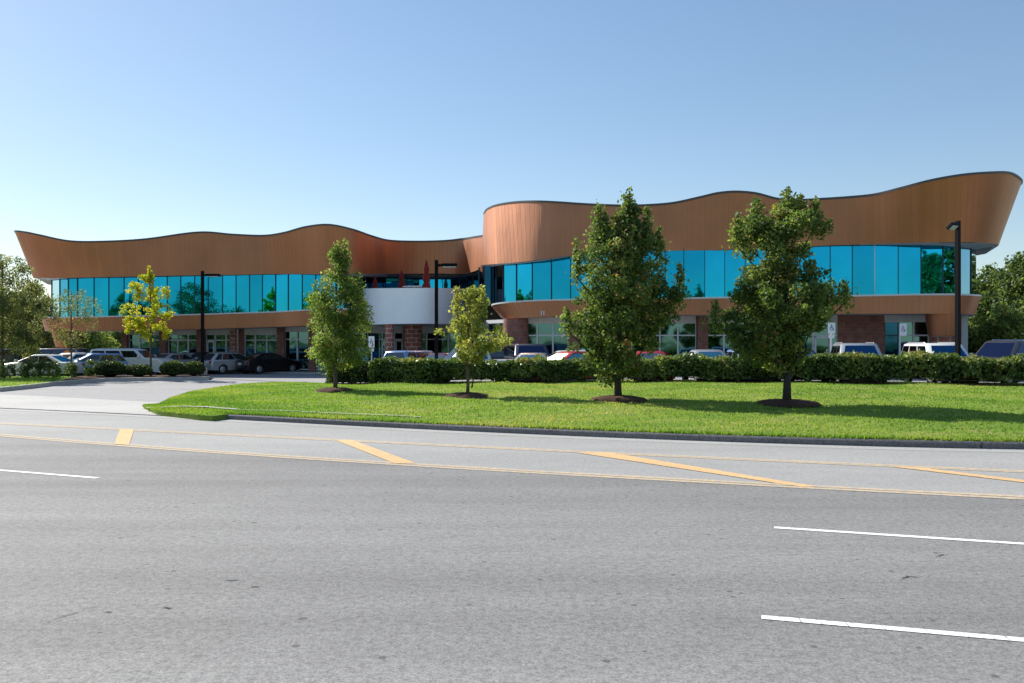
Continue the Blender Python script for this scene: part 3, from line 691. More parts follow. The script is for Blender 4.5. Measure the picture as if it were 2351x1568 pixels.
store_run([('pier', 285, 297), ('win', 297, 371, [322, 347]), ('pier', 371, 386), ('win', 387, 456, [409, 433]), ('pier', 456, 473), ('door', 474, 494), ('win', 495, 537, [520]),
           ('round', 536, 551, M_TILE), ('wall', 549, 563), ('win', 563, 641, [587, 613.5]), ('pier', 641, 655), ('full', 655, 712, [684]), ('pier', 712, 726), ('full', 726, 790, [748, 770]), ('pier', 790, 804), ('win', 804, 845, [825]), ('dark', 845, 870, []), ('full', 870, 905, [877]),
           ('door', 905, 925), ('wall', 925, 968), ('win', 968, 1000, [980]), ('win', 1000, 1060, [1030]), ('pier', 1060, 1075), ('win', 1075, 1128, [1100])],
          depL, lambda x: 781 if x < 620 else 779, lambda x: 769 if x < 620 else (762 if x < 760 else 765), lambda x: float(np.interp(x, [200, 450, 632, 700, 850, 1130], [3.02, 3.1, 3.26, 3.3, 3.4, 3.5])), zgL)
store_run([('win', 1120, 1168, [1146]), ('round', 1170, 1199), ('win', 1199, 1305, [1234, 1270]), ('pier', 1305, 1330), ('win', 1330, 1400, [1365]), ('pier', 1400, 1420), ('win', 1420, 1480, [1450]), ('pier', 1480, 1497), ('win', 1497, 1598, [1515, 1556.5]), ('pier', 1599, 1622), ('win', 1622, 1700, [1662]), ('win', 1700, 1768, [1734]),
           ('pier', 1768, 1792), ('win', 1792, 1866, [1829]), ('door', 1867, 1907), ('win', 1907, 1922), ('wall', 1922, 2030), ('dark', 2030, 2063), ('win', 2063, 2132, [2097]), ('wall', 2132, 2205)],
          depR, lambda x: 770, lambda x: 743 if x < 1700 else 740, lambda x: float(np.interp(x, [1130, 1300, 1600, 2220], [3.5, 3.66, 3.68, 3.66])), zgL)
mb = MB(); p = at(894, HZ, 57.4); mb.lathe([(.3, zlot(p.x) + .02), (.3, 3.35)], 20, (p.x, p.y)); mb.build('round_column', M_TILE, BL, smooth=True, world=True)
mb = MB(); p = at(949, HZ, 61); mb.lathe([(.62, zlot(p.x) + .02), (.62, 3.45)], 20, (p.x, p.y)); mb.build('round_column', M_TILE, BL, smooth=True, world=True)
mb = MB(); p = at(2163, HZ, 46.6); mb.lathe([(.5, zlot(p.x)), (.5, 2.6)], 20, (p.x, p.y)); mb.build('round_column', M_TILE, BL, smooth=True, world=True)
mb = MB(); p = at(158, HZ, 63.8); mb.lathe([(.6, zlot(p.x)), (.6, 2.2)], 20, (p.x, p.y)); mb.build('round_column', M_TILE, BL, smooth=True, world=True)
p = at(2210, HZ, 49.5); mb = MB(); mb.box(p.x - .3, p.x + .3, p.y, p.y + 8, .2, 3.7); mb.build('side_wall', M_SOFF, BL, world=True)
# sidewalk in front of the storefronts
swf = [at(x, HZ, depL(x) - 2.2) for x in range(280, 1131, 25)] + [at(x, HZ, depR(x) - 2.0) for x in range(1150, 2230, 25)]
mb = MB()
for i in range(len(swf) - 1):
    a, c = swf[i], swf[i + 1]; za, zc = zlot(a.x) + .1, zlot(c.x) + .1
    mb.quad((a.x, a.y, za), (c.x, c.y, zc), (c.x, 70, zc), (a.x, 70, za)); mb.quad((a.x, a.y, za - .2), (c.x, c.y, zc - .2), (c.x, c.y, zc), (a.x, a.y, za))
tag(mb.build('sidewalk', M_CONCL), kind='structure')

# ------------------------------------------------------------------ terrace things
def umbrella(x, ytop, d, label, tilt=0):
    zt = at(x, ytop, d).z; c = at(x, HZ, d); o = empty('patio_umbrella', (c.x, c.y, 4.16)); h = zt - 4.16
    tag(o, label, 'umbrella', 'closed red umbrellas on the terrace')
    m = MB(); m.tube([(0, 0, .05), (0, 0, h - .05)], .03, 8); m.build('pole', M_BLACK, o)
    m = MB(); m.lathe([(.35, 0), (.35, .06), (.05, .09)], 16); m.build('base', M_BLACK, o)
    m = MB(); m.lathe([(.36, h * .25), (.40, h * .32), (.26, h * .53), (.17, h * .57), (.27, h * .62), (.15, h * .78), (.2, h * .81), (.03, h)], 16, star=.3); m.build('canopy', M_CANVAS, o)
umbrella(979, 597, 58.6, 'tall closed red umbrella, nearest the lamp post on the white terrace')
umbrella(922, 620, 61, 'closed red umbrella on the terrace, middle one of the three')
umbrella(861, 634, 61.5, 'short closed red umbrella at the tree end of the terrace')
c = at(950, HZ, 59); tb = empty('patio_table', (c.x, c.y, 4.16)); tag(tb, 'white round patio table on the terrace between two red umbrellas', 'table')
m = MB(); m.lathe([(.75, 1.7), (.75, 1.76)], 24); m.build('tabletop', M_WHITE, tb)
m = MB(); m.lathe([(.35, 0), (.3, .04), (.09, .1), (.09, 1.7)], 12); m.build('pedestal', M_WHITE, tb)

# ------------------------------------------------------------------ foliage
def leafmesh(name, C, size, mat, parent, tint=None, elong=1.5, upright=0.0):
    n = len(C); C = np.asarray(C, float)
    A = RNG.normal(size=(n, 3)); A /= np.linalg.norm(A, axis=1)[:, None]
    Bv = RNG.normal(size=(n, 3)); Bv -= (Bv * A).sum(1)[:, None] * A; Bv /= np.linalg.norm(Bv, axis=1)[:, None]
    s = size * RNG.uniform(.6, 1.25, n)[:, None]
    P = np.stack([C - A * s * elong * .5, C + Bv * s * .5, C + A * s * elong * .5, C - Bv * s * .5], 1).reshape(-1, 3)
    me = bpy.data.meshes.new(name); me.vertices.add(4 * n); me.vertices.foreach_set('co', P.ravel()); me.loops.add(4 * n)
    me.loops.foreach_set('vertex_index', np.arange(4 * n)); me.polygons.add(n); me.polygons.foreach_set('loop_start', np.arange(0, 4 * n, 4))
    me.materials.append(mat); a = me.attributes.new('tint', 'FLOAT', 'FACE')
    t = RNG.uniform(0, 1, n) if tint is None else np.clip(tint + RNG.normal(0, .22, n), 0, 1)
    a.data.foreach_set('value', t); me.update(calc_edges=True)
    o = bpy.data.objects.new(name, me); link(o, parent); return o
def clumps(n, env, shell=.45):
    out = []
    while len(out) < n:
        h, r, ph = env(); out.append((r * math.cos(ph), r * math.sin(ph), h))
    return out
def make_tree(name, loc, prof, hbase, nclump, nleaf, lsize, leaf, bark, tr=.1, label='', cat='tree', group=None, spires=(), crad=(.22, .42), flat=.8, nlimb=16, seed=0, htrunk=None, hole=.0, lift=.5, squash=1.0):
    """prof: list of (height, left reach, right reach)"""
    rs = np.random.default_rng(seed + 5); rnd = random.Random(seed)
    o = empty(name, loc); tag(o, label, cat, group)
    hs = [p[0] for p in prof]; 
    def ext(h, ph):
        l = np.interp(h, hs, [p[1] for p in prof]); r = np.interp(h, hs, [p[2] for p in prof]); c = (r - l) / 2; rad = (l + r) / 2
        rad *= .93 + .1 * math.sin(h * 4.3 + ph * 2 + seed) + .07 * math.sin(h * 9.1 - ph * 3 + seed * 2)
        return c, rad
    top = hs[-1]; bot = hs[0]
    cl = []; areas = np.array([np.interp(h, hs, [p[1] + p[2] for p in prof]) + .15 for h in np.linspace(bot, top, 60)]); areas = areas ** 1.5; areas /= areas.sum(); hh = np.linspace(bot, top, 60)
    limbs = MB()
    tm = MB(); ht = htrunk or top * .93
    tp = [(rnd.uniform(-.03, .03) * (i > 0), rnd.uniform(-.03, .03) * (i > 0), -.15 + (ht + .15) * i / 7) for i in range(8)]
    tm.tube(tp, [tr * (1.25 if i == 0 else 1) * (1 - .82 * (i / 7)) + .006 for i in range(8)], 9)
    pts = []; tint = []
    ends = []
    for k in range(nlimb):
        h1 = bot + (top - bot) * (.12 + .83 * (k + rnd.random()) / nlimb); ph = k * 2.4 + rnd.uniform(-.3, .3); c, rad = ext(h1, ph); rad *= rnd.uniform(.75, .98)
        e = Vector((c + rad * .88 * math.cos(ph), rad * .88 * math.sin(ph) * squash, h1)); h0 = max(hbase * .9, h1 - rad * rnd.uniform(.7, 1.3) * lift * 2)
        s = Vector((0, 0, min(h0, ht * .95))); mid = s.lerp(e, .5) + Vector((e.x, e.y, 0)) * .12
        q = [s, s.lerp(mid, .5) + Vector((0, 0, -.03)), mid, e.lerp(mid, .4), e]; rb = tr * .42 * (1 - .6 * k / nlimb)
        tm.tube(q, [rb, rb * .75, rb * .5, rb * .3, .006], 5); ends.append(q)
    holes = []
    for _ in range(int(hole)):
        h = rnd.uniform(bot + .15 * (top - bot), top * .85); c, rad = ext(h, 0); ph = rnd.choice((0, math.pi)) + rnd.uniform(-.5, .5); q_ = rnd.uniform(.5, .95) * rad
        holes.append((c + q_ * math.cos(ph), h, rnd.uniform(.16, .32)))
    for k in range(nclump):
        if k % 3 == 0 and ends:
            q = ends[rnd.randrange(len(ends))]; t = rnd.uniform(.35, 1.0); i = min(int(t * 4), 3); p = q[i].lerp(q[i + 1], t * 4 - i) + Vector([rnd.gauss(0, .1) for _ in range(3)])
        else:
            h = float(rs.choice(hh, p=areas)) + rnd.uniform(-.1, .1); ph = rnd.uniform(0, 2 * math.pi); c, rad = ext(h, ph); rr = rad * math.sqrt(rnd.uniform(.1, 1)) * .97
            p = Vector((c + rr * math.cos(ph), rr * math.sin(ph) * squash, h))
        if any((p.x - a_) ** 2 + (p.z - b_) ** 2 < r_ * r_ for a_, b_, r_ in holes): continue
        c0, r0 = ext(p.z, math.atan2(p.y, p.x)); cr = min(rnd.uniform(*crad), max(.12, r0 * .6)); m = int(nleaf * (cr / crad[1]) ** 2 * rnd.uniform(.6, 1.2)) + 4
        # pull inside the outline
        dx = p.x - c0; dist = math.hypot(dx, p.y); lim = max(.03, r0 - cr * rnd.uniform(.2, .7))
        if dist > lim: p.x = c0 + dx * lim / dist; p.y *= lim / dist
        g_ = rs.normal(size=(m, 3)); g_ /= np.linalg.norm(g_, axis=1)[:, None]; g_ *= (rs.uniform(0, 1, m) ** .45)[:, None] * cr; g_[:, 2] *= flat
        pts.append(g_ + np.array(p)); tint.append(np.full(m, rnd.random() ** 1.3 * .8) + (.18 if rnd.random() < .04 else 0))
    for (sx, sy, z0, z1, wd) in spires:
        nn = int((z1 - z0) / .1) + 3
        for k in range(nn):
            t = k / (nn - 1); z = z0 + (z1 - z0) * t; cr = wd * (1 - .75 * t) + .03; m = int(nleaf * .55 * (cr / crad[1]) ** 1.3) + 3
            g_ = rs.normal(size=(m, 3)) * cr * .55; g_[:, 2] *= 1.2; pts.append(g_ + np.array((sx + rnd.uniform(-.03, .03), sy, z))); tint.append(np.full(m, .35 + .3 * rnd.random()))
        tm.tube([(sx * .5, sy * .5, z0 - .8), (sx, sy, z0), (sx, sy, z1)], [.03, .02, .005], 5)
    P = np.concatenate(pts); T = np.concatenate(tint)
    leafmesh('crown', P, lsize, leaf, o, T); tm.build('trunk', bark, o, smooth=True); return o
def prof_px(rows, xt, yb, d):
    """outline rows (y, xleft, xright) measured on the photograph -> metres"""
    k = d / F; return sorted([((yb - y) * k, (xt - xl) * k, (xr - xt) * k) for y, xl, xr in rows])
def sp(xt, yb, d, L):
    k = d / F; return [((x - xt) * k, random.uniform(-.3, .1), (yb - y0) * k, (yb - y1) * k, w_ * k) for x, y0, y1, w_ in L]
def mulch(x, y, r): 
    z = lawn_at(x, y); m = MB(); n = 28; vs = []; 
    for rr, h in ((r, -.03), (r * .93, .05), (r * .55, .11), (.05, .13)):
        for k in range(n):
            a = 2 * math.pi * k / n; q = rr * (1 + .08 * math.sin(3 * a + x) + .05 * math.sin(7 * a)); vs.append((q * math.cos(a), q * math.sin(a), h + .012 * math.sin(9 * a + rr * 20)))
    fs = [[i * n + k, i * n + (k + 1) % n, (i + 1) * n + (k + 1) % n, (i + 1) * n + k] for i in range(3) for k in range(n)] + [[3 * n + k for k in range(n)]]
    m.add(vs, fs); o = m.build('mulch_ring', M_MULCH, smooth=True); o.location = (x, y, z); tag(o, kind='structure')
def solve(x, y, guess=.35):      # base on the lawn surface
    z = guess
    for _ in range(6):
        p = gnd(x, y, z); z = lawn_at(p.x, p.y)
    return Vector((p.x, p.y, z))
TG = 'young street trees on the lawn'
pA = solve(770, 900); dA = pA.y
make_tree('lawn_tree', pA, prof_px([(848, 735, 805), (831, 708, 848), (801, 690, 856), (772, 692, 848), (741, 690, 854), (711, 696, 856), (682, 706, 838), (652, 727, 828), (640, 738, 808), (621, 744, 800), (600, 750, 800), (583, 753, 803), (565, 762, 800), (558, 770, 790)], 770, 900, dA),
          1.0, 195, 160, .074, L_MID, M_BARK, .075, 'green lawn tree with narrow top, before the left end of the white terrace', group=TG, spires=sp(770, 900, dA, [(795, 620, 556, 12), (775, 620, 562, 14), (824, 690, 628, 14)]), seed=3, nlimb=18, hole=3)
pB = solve(1073, 910); dB = pB.y
make_tree('lawn_tree', pB, prof_px([(832, 1066, 1100), (808, 1030, 1128), (787, 1008, 1164), (770, 1004, 1168), (752, 1006, 1162), (740, 1030, 1134), (731, 1038, 1124), (696, 1042, 1119), (675, 1046, 1114), (662, 1052, 1108)], 1073, 910, dB),
          1.1, 72, 120, .082, L_GOLD, M_BARK, .055, 'small sparse lawn tree with yellowing leaves, right of the middle lamp post', group=TG, spires=sp(1073, 910, dB, [(1050, 720, 662, 12), (1108, 720, 660, 11), (1080, 700, 668, 11), (1094, 835, 880, 10)]), seed=5, crad=(.16, .32), nlimb=14, hole=2)
pC = solve(1420, 920); dC = pC.y
make_tree('lawn_tree', pC, prof_px([(882, 1370, 1432), (865, 1345, 1450), (843, 1325, 1480), (820, 1315, 1492), (800, 1310, 1508), (773, 1312, 1522), (740, 1303, 1550), (721, 1304, 1558), (700, 1310, 1558), (668, 1312, 1556), (640, 1314, 1548), (615, 1317, 1545), (581, 1322, 1532), (560, 1345, 1520), (540, 1385, 1500), (500, 1410, 1475), (470, 1424, 1462)], 1420, 920, dC),
          .7, 340, 185, .074, L_DARK, M_BARKD, .105, 'tall dark green lawn tree with several upright leader shoots above the roofline', group=TG,
          spires=sp(1420, 920, dC, [(1446, 500, 438, 9), (1436, 540, 455, 24), (1452, 560, 470, 22), (1374, 580, 478, 26), (1390, 575, 500, 20), (1484, 570, 484, 20), (1510, 590, 530, 16), (1322, 640, 556, 13), (1556, 690, 612, 16), (1300, 760, 715, 14)]), seed=8, nlimb=26, crad=(.18, .38), hole=5)
pD = solve(1806, 930); dD = pD.y
make_tree('lawn_tree', pD, prof_px([(842, 1740, 1830), (824, 1690, 1850), (794, 1668, 1862), (775, 1655, 1868), (756, 1642, 1876), (740, 1634, 1905), (718, 1630, 1944), (700, 1645, 1950), (685, 1660, 1946), (657, 1692, 1928), (640, 1700, 1892), (623, 1702, 1884), (573, 1692, 1880), (535, 1682, 1896), (515, 1682, 1888), (505, 1715, 1880), (485, 1750, 1860), (468, 1775, 1845), (452, 1790, 1825)], 1806, 930, dD),
          .75, 350, 185, .074, L_DARK, M_BARKD, .11, 'broad dark green lawn tree with drooping low limbs, nearest the right edge', group=TG,
          spires=sp(1806, 930, dD, [(1806, 500, 440, 16), (1738, 520, 460, 20), (1692, 570, 500, 18), (1866, 520, 466, 18), (1838, 500, 455, 18), (1934, 700, 655, 18), (1640, 745, 700, 16)]), seed=12, nlimb=26, crad=(.18, .38), hole=5)
for p, r in ((pA, .75), (pB, .8), (pC, .88), (pD, .92)): mulch(p.x, p.y, r)

# yellow tree in the island
dY = 52.6; pY = at(346, 866, dY); pY.z = .08
make_tree('ornamental_tree', pY, prof_px([(790, 330, 352), (778, 300, 392), (762, 294, 402), (748, 284, 380), (735, 277, 388), (720, 278, 402), (712, 280, 405), (700, 292, 385), (690, 300, 372), (678, 292, 398), (668, 294, 396), (657, 298, 372), (645, 312, 356), (633, 320, 352), (618, 332, 348)], 346, 864, dY),
          1.8, 160, 75, .085, L_YEL, M_BARK, .065, 'bright yellow autumn tree with tiered branches, behind the round bushes', seed=21, crad=(.14, .28), nlimb=22, lift=.35, spires=[((343 - 346) * .0263, 0, (864 - 650) * .0263, (864 - 612) * .0263, .2)])
# airy trees at the left edge
dL = 50.5
p = at(6, 866, dL); p.z = .1
make_tree('honey_locust', p, prof_px([(815, -60, 70), (790, -80, 100), (740, -90, 112), (690, -85, 110), (650, -70, 100), (620, -60, 80), (600, -40, 62), (590, -20, 45), (578, -5, 25)], 6, 866, dL),
          1.4, 370, 120, .08, L_OLIVE, M_BARK, .1, 'airy olive green tree cut by the left edge of the picture', group='airy trees on the left island', seed=31, crad=(.25, .5), nlimb=24)
p = at(163, 866, 51.5); p.z = .1
make_tree('honey_locust', p, prof_px([(800, 130, 185), (770, 112, 205), (740, 100, 240), (720, 100, 246), (700, 110, 240), (685, 125, 225), (668, 135, 205), (655, 145, 190)], 163, 866, 51.5),
          1.8, 105, 60, .065, L_OLIVE, M_BARK, .055, 'thin see-through tree in front of the left end windows', group='airy trees on the left island', seed=33, crad=(.2, .42), nlimb=20)

# background trees
def bgtree(x, d, ytop, wpx, label, seed, leaf=L_BG, name='woodland_tree', ybase=None, ncl=150, group='trees behind the building', lsz=.2, nl=70):
    c = at(x, HZ, d); z0 = -.1; H = at(x, ytop, d).z - z0; r = wpx / 2 * d / F
    pr = [(H * .12, r * .6, r * .6), (H * .25, r * .95, r * .95), (H * .45, r, r), (H * .65, r * .92, r * .9), (H * .8, r * .7, r * .72), (H * .92, r * .42, r * .4), (H, r * .12, r * .12)]
    return make_tree(name, (c.x, c.y, z0), pr, H * .12, ncl, nl, lsz, leaf, M_BARKD, .2, label, group=group, seed=seed, crad=(.5, 1.1), nlimb=12, flat=.8)
bgtree(2345, 64, 573, 150, 'large leafy tree at the right edge beyond the building', 41, ncl=230, nl=95)
bgtree(2275, 70, 600, 110, 'rounded green tree just right of the building end', 42, ncl=190, nl=95)
bgtree(2235, 78, 645, 100, 'darker tree tucked against the right corner of the building', 43, L_DARK, ncl=160, nl=90)
bgtree(2300, 56, 700, 130, 'low bushy green tree behind the dark utility vehicle', 44, L_MID, ncl=150, nl=90, lsz=.16)
bgtree(2215, 58, 740, 80, 'short dark tree beneath the right end of the copper band', 45, L_DARK, ncl=110, nl=80, lsz=.16)
bgtree(2400, 60, 640, 140, 'tree mostly outside the right edge', 46, ncl=130, nl=80)
bgtree(70, 84, 640, 150, 'olive tree behind the left tip of the fascia', 47, L_OLIVE, ncl=170, nl=85)
bgtree(-20, 80, 650, 140, 'olive green tree behind the leftmost airy tree', 48, L_OLIVE, ncl=150, nl=80)
bgtree(120, 92, 735, 120, 'low olive tree seen under the left end canopy', 49, L_OLIVE, ncl=120, nl=70)
bgtree(215, 88, 742, 110, 'green tree seen beneath the copper band left of the brick pier', 50, L_MID, ncl=130, nl=80)
bgtree(262, 96, 748, 100, 'dark green tree beneath the copper band against the pier', 51, L_DARK, ncl=110, nl=80)
bgtree(30, 100, 760, 170, 'low distant tree behind the parked cars at the left edge', 52, L_OLIVE, ncl=120, nl=70)
c = at(158, HZ, 58); make_tree('shrub', (c.x, c.y, zlot(c.x)), [(.1, .3, .3), (.6, .65, .6), (1.2, .5, .5), (1.6, .2, .2)], .1, 30, 60, .1, L_RUST, M_BARK, .03, 'rust orange shrub below the left copper drum', 'shrub', seed=61, crad=(.15, .3), nlimb=6)

# trees across the road behind the viewpoint: they only show in the mirror glass
protoT = None
def far_side(x, y, H, seed):
    pr = [(H * .15, H * .18, H * .18), (H * .35, H * .3, H * .3), (H * .6, H * .28, H * .28), (H * .85, H * .15, H * .15), (H, .1, .1)]
    return make_tree('roadside_tree', (x, y, .12), pr, H * .15, 110, 45, .28, L_DARK, M_BARKD, .2, 'dark tree across the road', group='trees across the road', seed=seed, crad=(.5, 1.0), nlimb=8)
protoT = far_side(-70, -24, 10.5, 71)
kids = list(protoT.children)
def copy_tree(o, kids, loc, sc, rz):
    r = o.copy(); link(r); r.location = loc; r.scale = (sc,) * 3 if not hasattr(sc, '__len__') else sc; r.rotation_euler = (0, 0, rz)
    for k_ in kids:
        c_ = k_.copy(); link(c_, r)
    return r
for i, (x, y, sc) in enumerate([(-52.5, -24, (.36, .36, .92)), (-49.6, -24, (.4, .4, .98)), (-46.8, -24.5, (.4, .4, .94)), (-44, -24, (.38, .38, .9)), (-40.6, -24, (.5, .5, .9)), (-57.5, -24, (.8, .8, .62)), (-62, -25, (.7, .7, .58)), (-80, -22, 1.1), (-20, -34, .8), (-8, -36, .75), (6, -33, .8), (18, -36, .7), (33, -30, .8), (44, -8, 1.1), (52, 2, 1.25), (47, 12, 1.1), (60, -14, 1.2), (-84, -18, 1.1), (40, -22, .9), (45, 46, 1.15), (43, 39, 1.0), (54, 50, 1.2), (58, -4, 1.3), (66, 6, 1.2)]):
    copy_tree(protoT, kids, (x, y, .0), sc, i * 1.3)

# ------------------------------------------------------------------ hedges and bushes
def hedge(name, P0, P1, wd, h, label, cat='hedge', group=None, leaf=L_HEDGE, dens=330, lsz=.105, z0=None, rag=.09, gap=.12, seed=0, lump=.1, shape='box'):
    rs = np.random.default_rng(seed + 100); P0 = Vector(P0); P1 = Vector(P1); L = (P1 - P0).length; ux = (P1 - P0).normalized(); ang = math.atan2(ux.y, ux.x); mid = (P0 + P1) / 2
    o = empty(name, (mid.x, mid.y, z0), ang); tag(o, label, cat, group)
    A = 2 * L * h + L * wd + 2 * wd * h; n = int(A * dens); 
    def lumpf(p): return lump * (np.sin(p[:, 0] * 3.1 + seed) * np.sin(p[:, 2] * 3.7 + 1.3 * seed + p[:, 0]) + .6 * np.sin(p[:, 0] * 7.3 + p[:, 1] * 4 + seed))
    u = rs.uniform(-1, 1, (n, 3)); face = rs.choice(5, n, p=np.array([L * h, L * h, L * wd, wd * h, wd * h]) / A)
    q = u.copy(); q[face == 0, 1] = -1; q[face == 1, 1] = 1; q[face == 2, 2] = 1; q[face == 3, 0] = -1; q[face == 4, 0] = 1
    if shape == 'box': # round the edges
        nrm = np.linalg.norm(np.c_[q[:, 1], q[:, 2]], axis=1); k = 1 - .16 * np.clip(nrm - 1, 0, 1); q[:, 1] *= k; q[:, 2] *= k
        e = np.clip((np.abs(q[:, 0]) - (1 - .35 / (L / 2))) / (.35 / (L / 2)), 0, 1); q[:, 2] -= (e ** 2) * .18 * (q[:, 2] > 0); q[:, 1] *= 1 - .25 * e ** 2
    else:
        r = np.linalg.norm(q, axis=1); q = q / r[:, None] * (np.minimum(r, 1.0)[:, None] * .55 + .5)
    P = np.c_[q[:, 0] * L / 2, q[:, 1] * wd / 2, gap + (q[:, 2] + 1) / 2 * (h - gap)]
    dirn = q / np.linalg.norm(q, axis=1)[:, None]; P += dirn * (lumpf(P)[:, None] + rs.normal(0, rag * .55, n)[:, None] - np.abs(rs.normal(0, .05, n))[:, None])
    P[:, 2] = np.maximum(P[:, 2], .03)
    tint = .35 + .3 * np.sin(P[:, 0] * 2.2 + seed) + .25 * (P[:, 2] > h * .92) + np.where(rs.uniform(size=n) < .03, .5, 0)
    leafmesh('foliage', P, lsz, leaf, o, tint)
    core = MB(); a, b_, t = L / 2 - .22, wd / 2 - .2, h - .2
    if shape == 'box':
        nx = max(3, int(L / .4)); vs = []
        for i in range(nx + 1):
            x = -a + 2 * a * i / nx; j = .05 * math.sin(x * 5 + seed); zb = max(.1, gap + .08)
            vs += [(x, -b_ * .8 + j, zb), (x, -b_ + j, t * .5), (x, -b_ * .7 + j, t + j), (x, b_ * .7 - j, t + j), (x, b_, t * .5), (x, b_ * .8, zb)]
        fs = [[i * 6 + k_, (i + 1) * 6 + k_, (i + 1) * 6 + (k_ + 1) % 6, i * 6 + (k_ + 1) % 6] for i in range(nx) for k_ in range(6)] + [[0, 1, 2, 3, 4, 5], [nx * 6 + k_ for k_ in (5, 4, 3, 2, 1, 0)]]
        core.add(vs, fs)
    else:
        prof = [(max(.02, math.sin(math.pi * i / 8)) * (min(L, wd) / 2 - .12), gap + (h - gap - .12) * (1 - math.cos(math.pi * i / 8)) / 2) for i in range(9)]
        core.lathe(prof, 14)
    core.build('opaque_core', M_CORE, o)  # opaque dark core added so the foliage cannot be seen through
    return o
HX = [-6.55, -3.1, -.05, 3.0, 6.1, 8.9, 11.75, 14.9, 17.9]       # hedge line control
def hl(x): return float(np.interp(x, [-9, -6.5, 0, 8, 16, 25], [41.3, 40.6, 38.9, 36.9, 34.7, 32.2]))
def hx(px): # world x of picture column on the hedge line
    x = 0
    for _ in range(12): x = (px - CX) / F * hl(x)
    return x
HG = 'clipped hedge sections along the car park'
segs = [(853, 1018, 1.12, 'dense clipped hedge section, leftmost of the row, below the round brick column', 1), (1020, 1172, 1.0, 'hedge section behind the small yellowing tree', 2), (1176, 1330, 1.0, 'hedge section between the yellowing tree and the tall dark tree', 3),
        (1334, 1506, 1.02, 'hedge section behind the trunk of the tall dark tree', 4), (1512, 1682, 1.05, 'hedge section with olive tips between the two dark trees', 5), (1694, 1868, 1.08, 'hedge section behind the trunk of the broad dark tree', 6),
        (1872, 2040, 1.13, 'straight-topped hedge section in front of the silver wagon with roof rails', 7), (2044, 2216, 1.13, 'hedge section in front of the white wagon, ending at the right lamp post', 8), (2228, 2300, 1.0, 'short hedge clump right of the right lamp post', 9), (2308, 2420, 1.05, 'hedge clump cut by the right edge of the picture', 10)]
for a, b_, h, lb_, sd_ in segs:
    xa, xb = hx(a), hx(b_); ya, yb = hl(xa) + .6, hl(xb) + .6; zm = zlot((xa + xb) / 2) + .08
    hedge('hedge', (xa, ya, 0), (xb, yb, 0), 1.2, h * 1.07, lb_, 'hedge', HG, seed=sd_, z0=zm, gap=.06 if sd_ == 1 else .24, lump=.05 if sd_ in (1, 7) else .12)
# mulch bed under the hedge
mb = MB(); hxs = np.linspace(-9.6, 26, 60)
for i in range(59):
    a, c = hxs[i], hxs[i + 1]; mb.quad((a, hl(a) - .35, zlot(a) + .19), (c, hl(c) - .35, zlot(c) + .19), (c, hl(c) + 1.9, zlot(c) + .13), (a, hl(a) + 1.9, zlot(a) + .13))
    mb.quad((c, hl(c) - .35, zlot(c) + .19), (a, hl(a) - .35, zlot(a) + .19), (a, hl(a) - .35, zlot(a) - .1), (c, hl(c) - .35, zlot(c) - .1))
tag(mb.build('hedge_bed', M_MULCH), kind='structure')
kerb_mesh([(x, hl(x) + 1.9) for x in hxs], .15, .14, lambda x, y: zlot(x), 'lot_kerb', M_CONCL)
for (a, b_, lb_, sd_) in ((750, 800, 'dark box shrub behind the trunk of the leftmost lawn tree', 21), (801, 849, 'dark box shrub just left of the long hedge', 22)):
    xa, xb = hx(a), hx(b_); hedge('box_shrub', (xa, hl(xa) + .8, 0), (xb, hl(xb) + .8, 0), 1.1, 1.12, lb_, 'shrub', 'dark box shrubs at the hedge end', L_BOX, 450, .075, z0=zlot(xa) + .1, seed=sd_, lump=.04, gap=.05)
RG = 'round clipped bushes beside the driveway'
for i, (a, b_, yt, dd, lb_) in enumerate(((218, 289, 830, 51.6, 'largest round clipped bush, leftmost of the four beside the driveway'), (289, 348, 838, 51.8, 'low round clipped bush at the foot of the yellow tree'), (370, 423, 830, 52.4, 'round clipped bush just right of the yellow tree trunk'), (421, 469, 831, 53, 'round clipped bush beside the left lamp post'))):
    A_ = at(a, HZ, dd); B_ = at(b_, HZ, dd); hh = at(a, yt, dd).z - .1
    hedge('round_bush', (A_.x, A_.y, 0), (B_.x, B_.y, 0), (B_.x - A_.x) * .95, hh, lb_, 'bush', RG, L_BOX, 800, .055, z0=.1, seed=30 + i, rag=.04, lump=.02, shape='round', gap=.0)
LG = 'loose shrubs on the left island'
for i, (x, wpx, yt, dd, lb_) in enumerate(((8, 50, 826, 49.5, 'dark loose shrub at the left picture edge'), (64, 42, 824, 50, 'upright loose shrub in front of the white sedan'), (92, 40, 822, 50.4, 'leafy green shrub, taller of the pair before the sedan'), (122, 36, 830, 50.6, 'small dark shrub before the tail of the sedan'), (164, 32, 832, 50.8, 'narrow shrub at the foot of the thin see-through tree'), (208, 44, 826, 52.4, 'spiky dark shrub left of the largest round bush'))):
    c = at(x, HZ, dd); hh = at(x, yt, dd).z - .1; r = wpx / 2 * dd / F
    make_tree('shrub', (c.x, c.y, .1), [(.02, r * .6, r * .6), (hh * .4, r, r), (hh * .75, r * .85, r * .85), (hh, r * .3, r * .3)], .05, 26, 65, .085, L_HEDGE, M_BARKD, .03, lb_, 'shrub', LG, seed=80 + i, crad=(.14, .3), nlimb=7)
c = gnd(1521, 880, .3); make_tree('shrub', (c.x, c.y, .42), [(.0, .1, .1), (.15, .28, .28), (.32, .12, .12)], .02, 9, 40, .06, L_RED, M_BARKD, .01, 'tiny red-leaved plant at the foot of the hedge', 'plant', seed=99, crad=(.08, .14), nlimb=4)

